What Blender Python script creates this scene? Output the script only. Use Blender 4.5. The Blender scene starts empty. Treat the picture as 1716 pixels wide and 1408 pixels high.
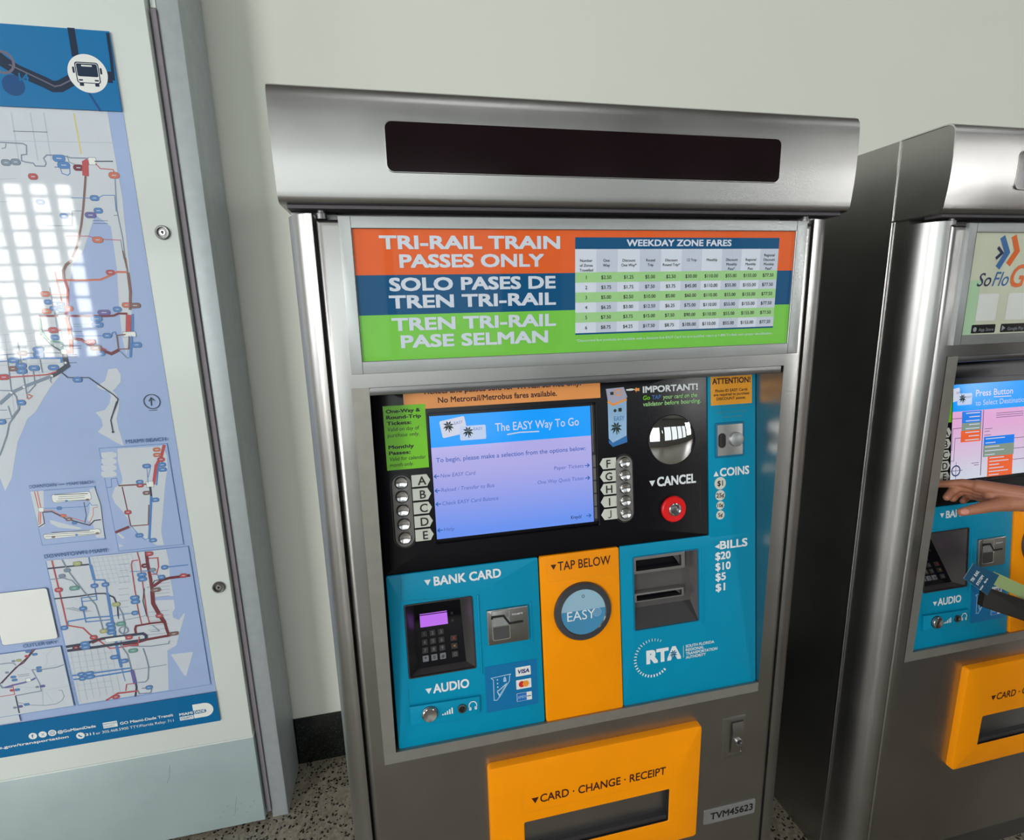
import bpy, bmesh, math, random
from mathutils import Vector, Matrix

scene = bpy.context.scene
COL = scene.collection

# ---------------------------------------------------------------- camera, world, light, exposure
cam_data = bpy.data.cameras.new('camera')
cam = bpy.data.objects.new('camera', cam_data)
COL.objects.link(cam)
scene.camera = cam
FOCAL_PX = 877.85
cam_data.sensor_fit = 'HORIZONTAL'
cam_data.sensor_width = 36.0
cam_data.lens = 36.0 * FOCAL_PX / 1716.0
cam_data.clip_start = 0.02
YAW, PITCH, ROLL = 0.210276, -0.204822, -0.0263945
fw = Vector((math.sin(YAW) * math.cos(PITCH), math.cos(YAW) * math.cos(PITCH), math.sin(PITCH)))
rt = Vector((math.cos(YAW), -math.sin(YAW), 0.0))
up = rt.cross(fw)
r2 = rt * math.cos(ROLL) + up * math.sin(ROLL)
u2 = up * math.cos(ROLL) - rt * math.sin(ROLL)
m = Matrix((r2, u2, -fw)).transposed().to_4x4()
m.translation = Vector((0.0, -0.87, 1.4783))
cam.matrix_world = m

world = bpy.data.worlds.new('hall_world')
scene.world = world
world.use_nodes = True
world.node_tree.nodes['Background'].inputs[0].default_value = (0.80, 0.88, 1.0, 1)
world.node_tree.nodes['Background'].inputs[1].default_value = 0.08

scene.view_settings.view_transform = 'Standard'
scene.view_settings.look = 'None'
scene.view_settings.gamma = 1.0
scene.view_settings.use_curve_mapping = False
scene.view_settings.exposure = 0.0
scene.cycles.use_denoising = True
scene.cycles.max_bounces = 8
scene.cycles.sample_clamp_indirect = 6.0


def area_light(name, loc, target, sx, sy, watts, rgb):
    d = bpy.data.lights.new(name, 'AREA')
    d.shape = 'RECTANGLE'
    d.size, d.size_y = sx, sy
    d.energy = watts
    d.color = rgb
    o = bpy.data.objects.new(name, d)
    COL.objects.link(o)
    o.location = loc
    o.rotation_euler = (Vector(target) - Vector(loc)).to_track_quat('-Z', 'Y').to_euler()
    return o


REAR = -6.6          # the glazed wall of the hall, behind the camera
# daylight outside the windows of the rear wall: open sky at the two ends, added fill lights between them
area_light('daylight', (-5.38, REAR - 0.25, 2.15), (-5.38, 0, 2.15), 2.7, 2.6, 940, (1.0, 0.995, 0.965))
area_light('daylight', (-8.25, -3.1, 2.15), (0, -3.1, 2.15), 3.4, 2.4, 260, (0.96, 0.985, 1.0))  # added light at the left side, brightens the steel posts
area_light('daylight', (2.06, REAR - 0.25, 2.3), (2.06, 0, 2.3), 0.3, 0.8, 90, (0.95, 0.98, 1.0))
area_light('daylight', (9.4, REAR - 0.25, 2.5), (9.4, 0, 2.5), 2.4, 2.8, 780, (1.0, 0.995, 0.97))
area_light('rear_fill_light', (-0.8, REAR - 0.25, 2.0), (-0.8, 0, 2.0), 4.9, 2.4, 112, (0.93, 1.0, 0.99))  # added panel, gives the hood something bright to reflect
area_light('rear_fill_light', (5.0, REAR - 0.25, 2.0), (5.0, 0, 2.0), 6.0, 2.4, 48, (0.93, 1.0, 0.99))  # dimmer added panel for reflections on the right
# unseen lamps added overhead as soft fill
for lx, ly in ((-3.0, -2.2), (0.6, -2.6), (4.2, -2.2)):
    area_light('ceiling_fill_light', (lx, ly, 4.15), (lx, ly, 0), 1.5, 0.5, 14, (0.96, 0.98, 1.0))


# ---------------------------------------------------------------- materials
def lin(c):
    c = c / 255.0
    return c / 12.92 if c <= 0.04045 else ((c + 0.055) / 1.055) ** 2.4


def rgb(r, g, b):
    return (lin(r), lin(g), lin(b), 1.0)


MATS = {}


def material(name, col, rough=0.5, metal=0.0, coat=0.0, emit=0.0, spec=0.5, mottle=0.0, mscale=30.0,
             bump=0.0, bscale=400.0, rvar=0.0):
    mt = bpy.data.materials.new(name)
    mt.use_nodes = True
    nt = mt.node_tree
    b = nt.nodes['Principled BSDF']
    b.inputs['Base Color'].default_value = col
    b.inputs['Roughness'].default_value = rough
    b.inputs['Metallic'].default_value = metal
    b.inputs['Specular IOR Level'].default_value = spec
    b.inputs['Coat Weight'].default_value = coat
    b.inputs['Coat Roughness'].default_value = 0.03
    if emit:
        b.inputs['Emission Color'].default_value = col
        b.inputs['Emission Strength'].default_value = emit
    tc = nt.nodes.new('ShaderNodeTexCoord')
    if mottle or rvar:
        nz = nt.nodes.new('ShaderNodeTexNoise')
        nz.inputs['Scale'].default_value = mscale
        nz.inputs['Detail'].default_value = 5.0
        nt.links.new(tc.outputs['Object'], nz.inputs['Vector'])
        if mottle:
            rp = nt.nodes.new('ShaderNodeValToRGB')
            a, c = 1.0 - mottle, 1.0 + mottle
            rp.color_ramp.elements[0].position = 0.3
            rp.color_ramp.elements[1].position = 0.7
            rp.color_ramp.elements[0].color = (col[0] * a, col[1] * a, col[2] * a, 1)
            rp.color_ramp.elements[1].color = (min(1, col[0] * c), min(1, col[1] * c), min(1, col[2] * c), 1)
            nt.links.new(nz.outputs['Fac'], rp.inputs['Fac'])
            nt.links.new(rp.outputs['Color'], b.inputs['Base Color'])
        if rvar:
            mr = nt.nodes.new('ShaderNodeMapRange')
            mr.inputs['To Min'].default_value = max(0.02, rough - rvar)
            mr.inputs['To Max'].default_value = rough + rvar
            nt.links.new(nz.outputs['Fac'], mr.inputs['Value'])
            nt.links.new(mr.outputs['Result'], b.inputs['Roughness'])
    if bump:
        n2 = nt.nodes.new('ShaderNodeTexNoise')
        n2.inputs['Scale'].default_value = bscale
        n2.inputs['Detail'].default_value = 3.0
        bp = nt.nodes.new('ShaderNodeBump')
        bp.inputs['Strength'].default_value = bump
        bp.inputs['Distance'].default_value = 0.001
        nt.links.new(tc.outputs['Object'], n2.inputs['Vector'])
        nt.links.new(n2.outputs['Fac'], bp.inputs['Height'])
        nt.links.new(bp.outputs['Normal'], b.inputs['Normal'])
    MATS[name] = mt
    return mt


def chips_material(name, base, chip, scale, amount, rough, base2, spec=0.5):
    """terrazzo or granite: stone chips of two tones in a binder"""
    mt = bpy.data.materials.new(name)
    mt.use_nodes = True
    nt = mt.node_tree
    L = nt.links.new
    b = nt.nodes['Principled BSDF']
    b.inputs['Roughness'].default_value = rough
    b.inputs['Specular IOR Level'].default_value = spec
    tc = nt.nodes.new('ShaderNodeTexCoord')
    wob = nt.nodes.new('ShaderNodeTexNoise')
    wob.inputs['Scale'].default_value = scale * 0.9
    wob.inputs['Detail'].default_value = 3
    mixv = nt.nodes.new('ShaderNodeMix')
    mixv.data_type = 'VECTOR'
    mixv.inputs[0].default_value = 0.012
    L(tc.outputs['Object'], wob.inputs['Vector'])
    L(tc.outputs['Object'], mixv.inputs[4])
    L(wob.outputs['Color'], mixv.inputs[5])
    vo = nt.nodes.new('ShaderNodeTexVoronoi')
    vo.inputs['Scale'].default_value = scale
    L(mixv.outputs[1], vo.inputs['Vector'])
    sep = nt.nodes.new('ShaderNodeSeparateColor')
    L(vo.outputs['Color'], sep.inputs['Color'])
    thr = nt.nodes.new('ShaderNodeMath')
    thr.operation = 'LESS_THAN'
    thr.inputs[1].default_value = amount
    L(sep.outputs['Red'], thr.inputs[0])
    near = nt.nodes.new('ShaderNodeMath')
    near.operation = 'LESS_THAN'
    near.inputs[1].default_value = 0.46
    L(vo.outputs['Distance'], near.inputs[0])
    both = nt.nodes.new('ShaderNodeMath')
    both.operation = 'MULTIPLY'
    L(thr.outputs[0], both.inputs[0])
    L(near.outputs[0], both.inputs[1])
    tone = nt.nodes.new('ShaderNodeMix')
    tone.data_type = 'RGBA'
    tone.inputs[6].default_value = base
    tone.inputs[7].default_value = base2
    L(sep.outputs['Green'], tone.inputs[0])
    mx = nt.nodes.new('ShaderNodeMix')
    mx.data_type = 'RGBA'
    mx.inputs[7].default_value = chip
    L(both.outputs[0], mx.inputs[0])
    L(tone.outputs[2], mx.inputs[6])
    L(mx.outputs[2], b.inputs['Base Color'])
    MATS[name] = mt
    return mt


def screen_material(name, low, high, strength):
    """liquid crystal picture area with the viewing-angle tint painted as a ramp from bottom to top"""
    mt = bpy.data.materials.new(name)
    mt.use_nodes = True
    nt = mt.node_tree
    b = nt.nodes['Principled BSDF']
    b.inputs['Base Color'].default_value = (0.01, 0.01, 0.012, 1)
    b.inputs['Roughness'].default_value = 0.12
    tc = nt.nodes.new('ShaderNodeTexCoord')
    sp = nt.nodes.new('ShaderNodeSeparateXYZ')
    rp = nt.nodes.new('ShaderNodeValToRGB')
    rp.color_ramp.elements[0].position = 0.05
    rp.color_ramp.elements[1].position = 0.75
    rp.color_ramp.elements[0].color = low
    rp.color_ramp.elements[1].color = high
    nt.links.new(tc.outputs['Generated'], sp.inputs[0])
    nt.links.new(sp.outputs['Z'], rp.inputs['Fac'])
    nt.links.new(rp.outputs['Color'], b.inputs['Emission Color'])
    b.inputs['Emission Strength'].default_value = strength
    MATS[name] = mt
    return mt


material('wall_paint', rgb(217, 220, 210), 0.75, mottle=0.012, mscale=3, bump=0.15, bscale=160)
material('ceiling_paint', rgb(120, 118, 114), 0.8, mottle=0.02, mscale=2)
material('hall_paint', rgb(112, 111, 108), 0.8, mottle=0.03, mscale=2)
chips_material('terrazzo', rgb(122, 114, 100), rgb(14, 14, 14), 118.0, 0.38, 0.38, rgb(156, 147, 131))
chips_material('granite', rgb(13, 16, 15), rgb(36, 50, 43), 230.0, 0.26, 0.2, rgb(20, 24, 22))
material('steel', rgb(172, 171, 169), 0.33, 1.0, mottle=0.05, mscale=9, rvar=0.05, bump=0.10, bscale=900)
material('steel_dark', rgb(120, 120, 120), 0.40, 1.0, mottle=0.06, mscale=14, bump=0.1, bscale=900)
material('chrome', rgb(215, 215, 215), 0.16, 1.0, rvar=0.04, mscale=60)
material('mirror', rgb(235, 235, 236), 0.02, 1.0, rvar=0.004, mscale=4)
material('aluminium', rgb(176, 180, 180), 0.42, 0.75, mottle=0.04, mscale=18, bump=0.1, bscale=700)
material('satin_metal', rgb(158, 156, 149), 0.48, 0.65, mottle=0.05, mscale=40, bump=0.15, bscale=700)
material('edge_highlight', rgb(232, 236, 234), 0.2, mottle=0.02, mscale=20)
material('channel_grey', rgb(128, 122, 130), 0.6, mottle=0.05, mscale=30)
material('flange_paint', rgb(168, 176, 179), 0.45, 0.25, mottle=0.06, mscale=40, bump=0.12, bscale=500)
material('case_white', rgb(218, 226, 221), 0.28, 0.0, coat=0.25, mottle=0.02, mscale=5)
material('case_lower', rgb(168, 186, 187), 0.38, 0.15, mottle=0.05, mscale=7)
material('groove_grey', rgb(74, 70, 76), 0.6, mottle=0.05, mscale=30)
material('gap_black', rgb(16, 16, 16), 0.7, mottle=0.1, mscale=50)
material('black_plastic', rgb(9, 8, 15), 0.26, spec=0.3, mottle=0.06, mscale=40)
material('dark_plastic', rgb(46, 44, 46), 0.45, mottle=0.06, mscale=60)
material('mid_plastic', rgb(84, 80, 80), 0.42, mottle=0.05, mscale=60)
material('grey_plastic', rgb(118, 116, 114), 0.4, 0.2, mottle=0.05, mscale=60)
material('teal_plastic', rgb(0, 142, 180), 0.42, spec=0.22, mottle=0.03, mscale=12, bump=0.08, bscale=800)
material('teal_dark', rgb(0, 106, 140), 0.45, mottle=0.03, mscale=12)
material('yellow_plastic', rgb(252, 152, 0), 0.42, spec=0.22, mottle=0.03, mscale=12, bump=0.08, bscale=800)
material('sticker_blue', rgb(0, 112, 168), 0.35, mottle=0.02, mscale=20)
material('lens_red_black', rgb(26, 14, 18), 0.10, coat=0.3, mottle=0.2, mscale=8)
material('red_plastic', rgb(226, 22, 26), 0.32, mottle=0.03, mscale=40)
material('smoke_ring', rgb(58, 60, 64), 0.25, coat=0.4, mottle=0.1, mscale=30)
for nm, c, r in (('ink_white', (226, 232, 236), .5), ('ink_black', (14, 13, 14), .5), ('ink_maroon', (62, 20, 14), .5),
                 ('ink_grey', (150, 158, 168), .5), ('sign_orange', (228, 98, 40), .5), ('sign_blue', (0, 80, 126), .5),
                 ('sign_green', (120, 200, 74), .35), ('sign_white', (214, 222, 236), .35), ('sign_mint', (160, 210, 142), .35),
                 ('sign_letter', (206, 216, 228), .35), ('sign_tint', (196, 205, 222), .35), ('label_green', (120, 208, 14), .4), ('label_orange', (246, 160, 82), .35),
                 ('label_amber', (234, 158, 26), .4), ('tag_white', (206, 210, 200), .4), ('water', (158, 178, 216), .4),
                 ('land', (198, 206, 214), .4), ('road', (176, 188, 202), .4), ('map_blue', (86, 132, 190), .4),
                 ('map_red', (180, 84, 88), .4), ('map_orange', (198, 116, 94), .4), ('map_maroon', (116, 58, 66), .4),
                 ('map_brown', (128, 100, 94), .4), ('map_dark', (64, 72, 88), .4), ('map_grey', (126, 142, 160), .4),
                 ('map_green', (104, 154, 142), .4), ('map_violet', (106, 102, 160), .4), ('map_olive', (168, 172, 112), .4),
                 ('map_yellow', (204, 198, 130), .4), ('map_ink', (60, 100, 150), .4), ('band_blue', (0, 102, 156), .35),
                 ('band_top', (20, 112, 168), .35), ('band_navy', (28, 46, 70), .35), ('band_line', (108, 104, 120), .35),
                 ('band_mid', (24, 76, 128), .35), ('card_white', (226, 230, 226), .4), ('logo_blue', (66, 112, 168), .4),
                 ('logo_orange', (226, 108, 48), .4), ('logo_navy', (42, 50, 84), .4), ('paper_pale', (206, 212, 190), .35),
                 ('paper_mint', (178, 214, 176), .35), ('ice_blue', (170, 206, 232), .4), ('visa_blue', (28, 44, 120), .4), ('amex_blue', (24, 110, 190), .4),
                 ('mc_red', (206, 42, 40), .4), ('mc_amber', (240, 150, 50), .4), ('ghost', (70, 140, 150), .5), ('disc_blue', (70, 140, 180), .3), ('disc_sky', (150, 186, 206), .3),
                 ('palm_dark', (20, 44, 40), .5), ('vfront', (150, 190, 226), .4), ('vblue', (44, 112, 178), .4), ('vgrey', (176, 176, 200), .4), ('key_grey', (120, 122, 128), .45),
                 ('ticket_teal', (10, 74, 106), .6), ('note_green', (158, 180, 120), .6), ('note_light', (182, 208, 156), .5)):
    material(nm, rgb(*c), r, coat=0.0, mottle=0.015, mscale=24)
# the prints behind the glazing of the sign and of the map case share the gloss of the pane
for nm in ('sign_orange', 'sign_blue', 'sign_green', 'sign_white', 'sign_mint', 'sign_letter', 'sign_tint', 'water', 'land', 'road', 'map_blue',
           'map_red', 'map_orange', 'map_maroon', 'map_brown', 'map_dark', 'map_grey', 'map_green', 'map_violet', 'map_olive',
           'map_yellow', 'map_ink', 'band_blue', 'band_top', 'band_navy', 'band_line', 'band_mid', 'card_white', 'paper_pale', 'paper_mint'):
    MATS[nm].node_tree.nodes['Principled BSDF'].inputs['Coat Weight'].default_value = 0.15 if nm.startswith('sign') else 0.36
    MATS[nm].node_tree.nodes['Principled BSDF'].inputs['Specular IOR Level'].default_value = 0.18
for nm, c, e in (('lcd_header', (0, 156, 255), .95), ('lcd_white', (220, 226, 246), .8), ('lcd_ink', (92, 120, 212), .7),
                 ('lcd_navy', (44, 60, 120), .6), ('lcd_card', (196, 214, 246), .85), ('lcd_arrow', (34, 104, 196), .7), ('lcd_pad', (196, 116, 246), .9),
                 ('lcd_orange', (246, 104, 52), .85), ('lcd_sage', (150, 172, 156), .7), ('lcd_blue', (24, 132, 246), .85), ('lcd_line', (120, 96, 150), .6)):
    material(nm, rgb(*c), 0.15, emit=e, spec=0.3)
    MATS[nm].node_tree.nodes['Principled BSDF'].inputs['Base Color'].default_value = (0.01, 0.01, 0.012, 1)
screen_material('lcd_body', rgb(112, 156, 255), rgb(186, 182, 244), 0.85)
screen_material('lcd_body_pink', rgb(216, 222, 236), rgb(238, 180, 226), 0.85)
material('skin', rgb(172, 114, 88), 0.5, mottle=0.08, mscale=40, bump=0.12, bscale=260)
material('nail', rgb(208, 140, 126), 0.3, mottle=0.03, mscale=40)
material('hair', rgb(34, 26, 22), 0.6, mottle=0.2, mscale=80)
material('shirt_cloth', rgb(70, 84, 108), 0.85, mottle=0.06, mscale=60, bump=0.2, bscale=500)
material('dark_cloth', rgb(22, 22, 26), 0.9, mottle=0.1, mscale=60, bump=0.2, bscale=500)
material('trouser_cloth', rgb(44, 46, 54), 0.9, mottle=0.08, mscale=60, bump=0.2, bscale=500)
material('shoe_leather', rgb(24, 22, 22), 0.5, mottle=0.1, mscale=60)
material('wallet_leather', rgb(26, 20, 14), 0.7, mottle=0.2, mscale=90, bump=0.2, bscale=600)
material('wallet_edge', rgb(86, 66, 44), 0.6, mottle=0.15, mscale=90)


# ---------------------------------------------------------------- mesh building
class Frame:
    """a flat working frame: u along ex, v along ey, h out of the surface"""
    def __init__(s, o, ex, ey):
        s.o, s.ex, s.ey = Vector(o), Vector(ex).normalized(), Vector(ey).normalized()
        s.en = s.ex.cross(s.ey)

    def __call__(s, u, v, h=0.0):
        return s.o + s.ex * u + s.ey * v + s.en * h


def rrect(u0, v0, u1, v1, r=0.0, n=4):
    if r <= 0:
        return [(u0, v0), (u1, v0), (u1, v1), (u0, v1)]
    out = []
    for cx, cy, a0 in ((u0 + r, v0 + r, 180), (u1 - r, v0 + r, 270), (u1 - r, v1 - r, 0), (u0 + r, v1 - r, 90)):
        for k in range(n + 1):
            a = math.radians(a0 + 90.0 * k / n)
            out.append((cx + r * math.cos(a), cy + r * math.sin(a)))
    return out


def circle(cu, cv, r, n=28, rv=None):
    return [(cu + r * math.cos(2 * math.pi * k / n), cv + (rv or r) * math.sin(2 * math.pi * k / n)) for k in range(n)]


def inset(poly, d):
    n = len(poly)
    out = []
    for i in range(n):
        p0, p1, p2 = (Vector(poly[j % n]) for j in (i - 1, i, i + 1))
        e1, e2 = (p1 - p0), (p2 - p1)
        if e1.length < 1e-9 or e2.length < 1e-9:
            out.append(tuple(p1))
            continue
        n1 = Vector((-e1.y, e1.x)).normalized()
        n2 = Vector((-e2.y, e2.x)).normalized()
        bis = n1 + n2
        k = bis.length_squared
        bis = n1 if k < 1e-6 else bis * (2.0 / k)
        out.append((p1.x + bis.x * d, p1.y + bis.y * d))
    return out


_TXT = {}


def glyphs(s, bold):
    key = (s, round(bold, 4))
    if key in _TXT:
        return _TXT[key]
    cu = bpy.data.curves.new('lettering', 'FONT')
    cu.body = s
    cu.size = 1.0
    cu.offset = bold
    cu.resolution_u = 3
    ob = bpy.data.objects.new('lettering', cu)
    COL.objects.link(ob)
    dg = bpy.context.evaluated_depsgraph_get()
    me = bpy.data.meshes.new_from_object(ob.evaluated_get(dg))
    vs = [(v.co.x, v.co.y) for v in me.vertices]
    fs = [tuple(p.vertices) for p in me.polygons]
    bpy.data.objects.remove(ob)
    bpy.data.curves.remove(cu)
    bpy.data.meshes.remove(me)
    _TXT[key] = (vs, fs)
    return _TXT[key]


CAP = None


class MB:
    def __init__(s, frame):
        s.fr = frame
        s.v, s.f, s.mi, s.mats = [], [], [], []

    def m(s, name):
        if name not in s.mats:
            s.mats.append(name)
        return s.mats.index(name)

    def face(s, pts, mat):
        b = len(s.v)
        s.v += [tuple(p) for p in pts]
        s.f.append(tuple(range(b, b + len(pts))))
        s.mi.append(s.m(mat))

    def poly(s, pts, h, mat):
        s.face([s.fr(u, v, h) for u, v in pts], mat)
        return s

    def walls(s, a, ha, b, hb, mat):
        n = len(a)
        for i in range(n):
            j = (i + 1) % n
            s.face([s.fr(*a[i], ha), s.fr(*a[j], ha), s.fr(*b[j], hb), s.fr(*b[i], hb)], mat)

    def slab(s, out, h0, h1, mat, bevel=0.0, seg=2, top=None, back=False):
        prev, hp = out, h1 - bevel
        s.walls(out, h0, out, hp, mat)
        if bevel:
            for k in range(1, seg + 1):
                a = math.pi / 2 * k / seg
                nx, hn = inset(out, bevel * (1 - math.cos(a))), h1 - bevel + bevel * math.sin(a)
                s.walls(prev, hp, nx, hn, mat)
                prev, hp = nx, hn
        s.poly(prev, h1, top or mat)
        if back:
            s.poly(list(reversed(out)), h0, mat)
        return s

    def box(s, u0, v0, u1, v1, h0, h1, mat, bevel=0.0, r=0.0):
        return s.slab(rrect(u0, v0, u1, v1, r), h0, h1, mat, bevel, back=True)

    def ring(s, out, inn, h0, h1, mat, bevel=0.0, hin=None, seg=2, ibevel=0.0, inner_mat=None):
        prev, hp = out, h1 - bevel
        s.walls(out, h0, out, hp, mat)
        if bevel:
            for k in range(1, seg + 1):
                a = math.pi / 2 * k / seg
                nx, hn = inset(out, bevel * (1 - math.cos(a))), h1 - bevel + bevel * math.sin(a)
                s.walls(prev, hp, nx, hn, mat)
                prev, hp = nx, hn
        it = inset(inn, -ibevel) if ibevel else inn
        s.walls(prev, h1, it, h1, mat)
        if ibevel:
            s.walls(it, h1, inn, h1 - ibevel, mat)
        s.walls(inn, h1 - ibevel, inn, h0 if hin is None else hin, inner_mat or mat)
        return s

    def lathe(s, cu, cv, prof, mat, n=32, cap=True):
        rings = [circle(cu, cv, r, n) for r, h in prof]
        for k in range(len(prof) - 1):
            s.walls(rings[k], prof[k][1], rings[k + 1], prof[k + 1][1], mat)
        if cap:
            s.poly(rings[-1], prof[-1][1], mat)
        return s

    def line(s, pts, w, h, mat, closed=False):
        pts = [Vector(p) for p in pts]
        q = [pts[0]]
        for p in pts[1:]:
            if (p - q[-1]).length > 1e-6:
                q.append(p)
        n = len(q)
        if n < 2:
            return s
        L, R = [], []
        for i in range(n):
            a = q[i - 1] if (i > 0 or closed) else None
            c = q[(i + 1) % n] if (i < n - 1 or closed) else None
            d1 = (q[i] - a).normalized() if a is not None else None
            d2 = (c - q[i]).normalized() if c is not None else None
            d1 = d1 or d2
            d2 = d2 or d1
            n1, n2 = Vector((-d1.y, d1.x)), Vector((-d2.y, d2.x))
            bi = n1 + n2
            k = bi.length_squared
            bi = n1 if k < 0.5 else bi * (2.0 / k)
            L.append(q[i] + bi * (w / 2))
            R.append(q[i] - bi * (w / 2))
        for i in range(n if closed else n - 1):
            j = (i + 1) % n
            s.poly([tuple(R[i]), tuple(R[j]), tuple(L[j]), tuple(L[i])], h, mat)
        return s

    def hoop(s, cu, cv, r, w, h, mat, n=32, rv=None):
        a, b = circle(cu, cv, r + w / 2, n, (rv or r) + w / 2), circle(cu, cv, r - w / 2, n, (rv or r) - w / 2)
        s.walls(a, h, b, h, mat)
        return s

    def text(s, body, u0, base, cap, mat, h=0.0006, u1=None, bold=0.0, shear=0.0, ang=0.0, center=False):
        global CAP
        if CAP is None:
            vs, _ = glyphs('H', 0.0)
            CAP = max(v[1] for v in vs) - min(v[1] for v in vs)
        vs, fs = glyphs(body, 0.0)
        if not vs:
            return s
        e = abs(bold) * 0.9 if bold > 0.004 else 0.0
        sy = cap / (CAP + 2 * e)
        xa, xb = min(v[0] for v in vs) - e, max(v[0] for v in vs) + e
        sx = (u1 - u0) / (xb - xa) if u1 is not None else sy
        wdt = (xb - xa) * sx
        off = -wdt / 2 if center else 0.0
        ca, sa = math.cos(ang), math.sin(ang)
        mi = s.m(mat)
        # heavier strokes: the same letter struck again a hair to each side
        for lay, (dx, dy) in enumerate([(0, 0)] if not e else [(0, 0), (-e, e), (e, e), (e, -e), (-e, -e), (-e, 0), (e, 0), (0, e), (0, -e)]):
            b0 = len(s.v)
            for x, y in vs:
                yy = (y + dy + e) * sy
                xx = (x + dx - xa) * sx + shear * yy + off
                s.v.append(tuple(s.fr(u0 + xx * ca - yy * sa, base + xx * sa + yy * ca, h + lay * 7e-6)))
            for f in fs:
                s.f.append(tuple(b0 + i for i in f))
                s.mi.append(mi)
        return s

    def build(s, name, parent=None, label=None, smooth=38, merge=True):
        me = bpy.data.meshes.new(name)
        me.from_pydata(s.v, [], s.f)
        for mn in s.mats:
            me.materials.append(MATS[mn])
        me.polygons.foreach_set('material_index', s.mi)
        if merge:
            bm = bmesh.new()
            bm.from_mesh(me)
            bmesh.ops.remove_doubles(bm, verts=bm.verts, dist=4e-6)
            bmesh.ops.recalc_face_normals(bm, faces=bm.faces) if merge == 'fix' else None
            bm.to_mesh(me)
            bm.free()
        me.update()
        me.shade_smooth()
        me.set_sharp_from_angle(angle=math.radians(smooth))
        o = bpy.data.objects.new(name, me)
        COL.objects.link(o)
        if parent is not None:
            o.parent = parent
        if label:
            o['label'] = label
        return o


def thing(name, label, cat, loc=(0, 0, 0), group=None):
    o = bpy.data.objects.new(name, None)
    o.empty_display_size = 0.1
    COL.objects.link(o)
    o.location = loc
    tag(o, label, cat, group)
    return o


def tag(o, label, cat, group=None):
    o['label'] = label
    o['category'] = cat
    if group:
        o['group'] = group
    return o


def structure(o, label=None):
    o['kind'] = 'structure'
    if label:
        o['label'] = label
    return o


FRONT = Frame((0, 0, 0), (1, 0, 0), (0, 0, 1))          # a machine's front: u across, v up, h towards the user
FLAT = Frame((0, 0, 0), (1, 0, 0), (0, 1, 0))           # plan view: u across, v depth, h up
PANEL = Frame((0, 0.0072, 0.667), (1, 0, 0), (0, 0.1054, 1.0))   # the control panel leans back

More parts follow.
